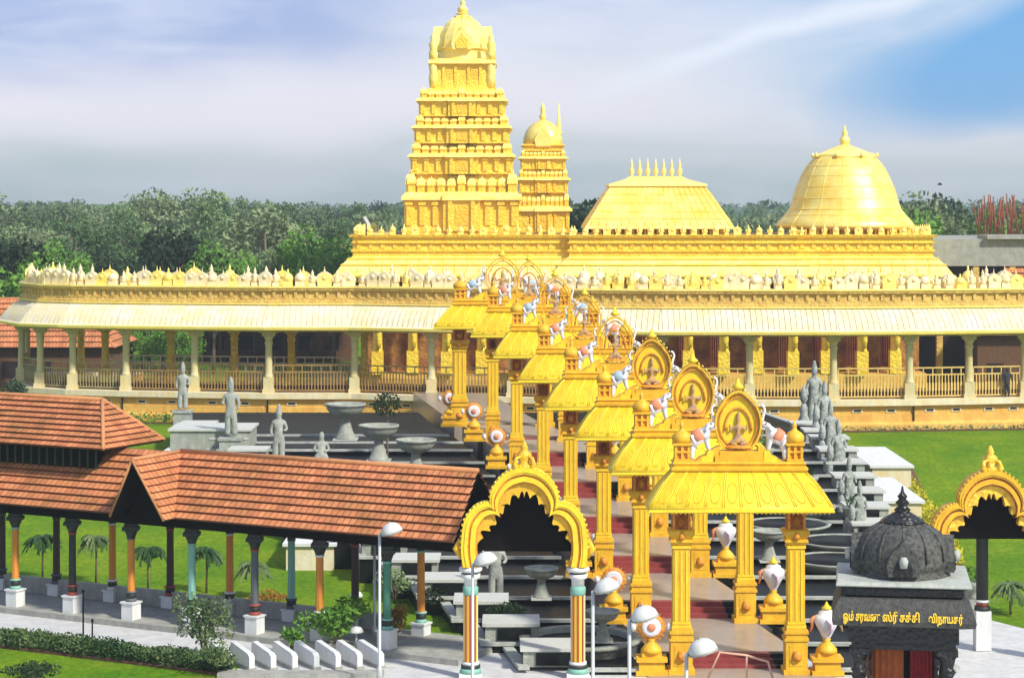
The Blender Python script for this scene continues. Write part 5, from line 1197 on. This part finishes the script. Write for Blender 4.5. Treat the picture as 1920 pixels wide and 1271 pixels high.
# far wood: one uncountable mass
mb = MB(); rnd = random.Random(8)
for k in range(520):
    Y = rnd.uniform(520, 1300); X = rnd.uniform(-.27,.27)*Y; h = rnd.uniform(10,16); r = rnd.uniform(5,9)
    leaves(mb, (X, Y, h-r*.5), (r, r, r*.62), 60, 1.3, rnd)
    leaves(mb, (X, Y, 3), (r, r, 4), 20, 1.6, rnd)
tag(mb.obj('far_wood', L_mid), 'far hazy wood stretching to the horizon behind everything', 'wood', kind='stuff')

# small palms on the lawn
def palm(px, base, top, lab):
    s = 0
    Y = 80.
    for _ in range(12): Y = 4000*(H0-gz(Y))/(base-385)
    X = (px-960)*Y/4000; h = (base-top)*Y/4000
    t = thing('young_palm', lab, 'palm', (X, Y, gz(Y)), random.random()*6, 'young palms on the left lawn'); mb = MB(); mb.tube([(0,0,-.05),(.02,0,h*.4),(0,.02,h*.8)], [.05,.04,.03], 6); mb.obj('trunk', M_trunk, t)
    mb = MB(); rp = random.Random(px)
    for k in range(34):
        a = k*2.4; L = rp.uniform(.5,.8); up = rp.uniform(.1,.5); pts = []
        for j in range(6): u = j/5; pts.append(Vector((cos(a)*L*u, sin(a)*L*u, h*.8+up*u*1.2-.95*u*u*L-.05)))
        for j in range(5):
            for sd in (-1,1):
                p = pts[j]; q = pts[j+1]; w = Vector((-sin(a),cos(a),0))*sd*.16*(1.1-j/6)+Vector((0,0,-.1)); mb.add([p,q,q+w,p+w*.6], [(0,1,2,3)])
    mb.obj('fronds', L_hedge, t)
palm(80,1085,985,'young palm on the lawn, leftmost seen through the arcade'); palm(180,1092,985,'young palm on the lawn, second from left through the arcade'); palm(278,1115,1005,'young palm on the lawn seen past the orange column under the gable')
palm(387,1110,1010,'young palm on the lawn beside the teal column'); palm(475,1120,1040,'young palm on the lawn behind the slate coloured column')
palm(1895,1150,1080,'young palm on the right lawn beyond the orange arch')
def bush(px, base, w, h, m, lab, n=900, size=.07, Y=None, name='garden_bush', stems=5, seed=1):
    if Y is None:
        Y = 70.
        for _ in range(12): Y = 4000*(H0-gz(Y))/(base-385)
    X = (px-960)*Y/4000; t = thing(name, lab, 'bush', (X, Y, gz(Y))); mb = MB(); r = random.Random(seed)
    for k in range(9): a = r.random()*6.28; q = w*.28; leaves(mb, (w*.3*cos(a)*r.random()*1.4, w*.3*sin(a), h*r.uniform(.45,.82)), (q,q,h*.2), n//9, size, r)
    mb.obj('foliage', m, t); mb = MB()
    for k in range(stems): a = k*1.26; mb.tube([(0,0,-.05),(w*.15*cos(a),w*.15*sin(a),h*.65)], [.04,.015], 5)
    mb.obj('stem', M_trunk, t)
bush(382,1235,1.7,2.2,L_hedge,'loose green bush in front of the arcade columns', 1500, seed=2)
bush(632,1215,2.2,1.6,L_fresh,'fan leaved green bush behind the concrete fins', 1500, .1, seed=3)
bush(548,1225,.9,.9,L_fresh,'small bright green plant between the concrete fins', 400, .1, seed=4)
bush(745,1195,1.1,1.1,L_autumn,'yellow russet bush by the lamp poles', 700, seed=5)
bush(405,1262,1.5,.9,L_hedge,'pale leaved shrub at the end of the bottom hedge', 800, seed=6)
bush(60,1290,1.8,.8,L_dark,'dark green bush at the bottom left corner', 900, seed=7)
bush(505,1135,1.6,.5,L_autumn,'russet flower bed bush on the lawn behind the arcade', 500, seed=8)
bush(740,1130,1.3,1.2,L_mid,'green shrub beyond the green arcade column', 600, seed=9)
bush(815,1150,1.4,1.0,L_dark,'dark shrub between arcade end and yellow arch', 800, seed=10)
bush(955,1190,1.5,1.1,L_dark,'dark leafy shrub with pale blooms behind the yellow arch', 1200, seed=12)
bush(988,1215,.6,.5,L_fresh,'tiny bright green plant behind the yellow arch', 250, seed=13)
bush(1105,1110,1.2,.9,L_dark,'dark red tinged shrub beside the striped column', 700, seed=14)
bush(860,1135,1.2,.5,L_yellow,'yellow green ground shrub beside the striped column', 400, seed=15)
hedge('clipped_hedge', 'low leafy hedge running along the pale path at bottom left', at(-20,1205,71.2)[:2], at(420,1260,66.8)[:2], .9, .55, L_hedge, 9000, .07, 9)
h = COL.objects[-1]
for px, py in ((20,772),): bush(px, 0, 2.2, 3.0, L_dark, 'dark shrub at the left foot of the corridor', 700, .12, Y=133, seed=20)
# planting line at the foot of the corridor
for nm, lab, a, b, m in (('planting_strip','low green plants along the foot of the left corridor',(-26,133.4),(-10,131.9),L_fresh),('seedling_strip','sparse pale seedlings along the foot of the right corridor',(17,127.7),(33,129.9),L_olive)):
    hedge(nm, lab, a, b, .5, .7 if 'left' in lab else .3, m, 2600 if 'left' in lab else 700, .09, 31, 'plants')
# little soil patches with bird
t = thing('flying_bird', 'tiny dark bird in the sky at right', 'bird', at(1762,346,150)); mb = MB(); mb.lathe([(.01,-.2),(.06,-.05),(.05,.1),(.01,.2)], 8); mb.obj('body', M_cloth, t, Matrix.Rotation(pi/2,4,'Y'))
mb = MB(); mb.add([(-.05,0,0),(.08,0,0),(.03,-.35,.12),(-.05,-.3,.11)], [(0,1,2,3)]); mb.add([(-.05,0,0),(.08,0,0),(.03,.35,.12),(-.05,.3,.11)], [(3,2,1,0)]); mb.obj('wings', M_cloth, t)
# rounded pool edge near the yellow arch
t = thing('round_pool', 'curved grey stone pool rim behind the striped column', 'pool', (at(1090,1215,68.5).x, 69.8, 0)); mb = MB(); mb.lathe([(1.9,-.02),(1.9,.38),(2.0,.40),(2.0,.5),(1.65,.5),(1.65,.3)], 40); mb.obj('rim', M_grey, t)
mb = MB(); mb.lathe([(1.64,.0),(1.64,.32)], 40); mb.obj('water', M_granite, t)

# ------------------------------------------------------------------ haze
mb = MB(); mb.box(-860, 860, -20, 2080, -1.2, 48); hz = mb.obj('haze', []) if 0 else None
me = bpy.data.meshes.new('haze'); me.from_pydata(mb.v, [], mb.f); hz = link('haze', me); hz['kind'] = 'stuff'; hz['label'] = 'thin pale mist in the air over the whole scene'
m = bpy.data.materials.new('haze_air'); m.use_nodes = True; n = m.node_tree.nodes; n.remove(n['Principled BSDF']); pv = n.new('ShaderNodeVolumePrincipled')
pv.inputs['Color'].default_value = (.82,.91,.93,1); pv.inputs['Density'].default_value = .00042; pv.inputs['Anisotropy'].default_value = .2
m.node_tree.links.new(pv.outputs[0], n['Material Output'].inputs['Volume']); me.materials.append(m)
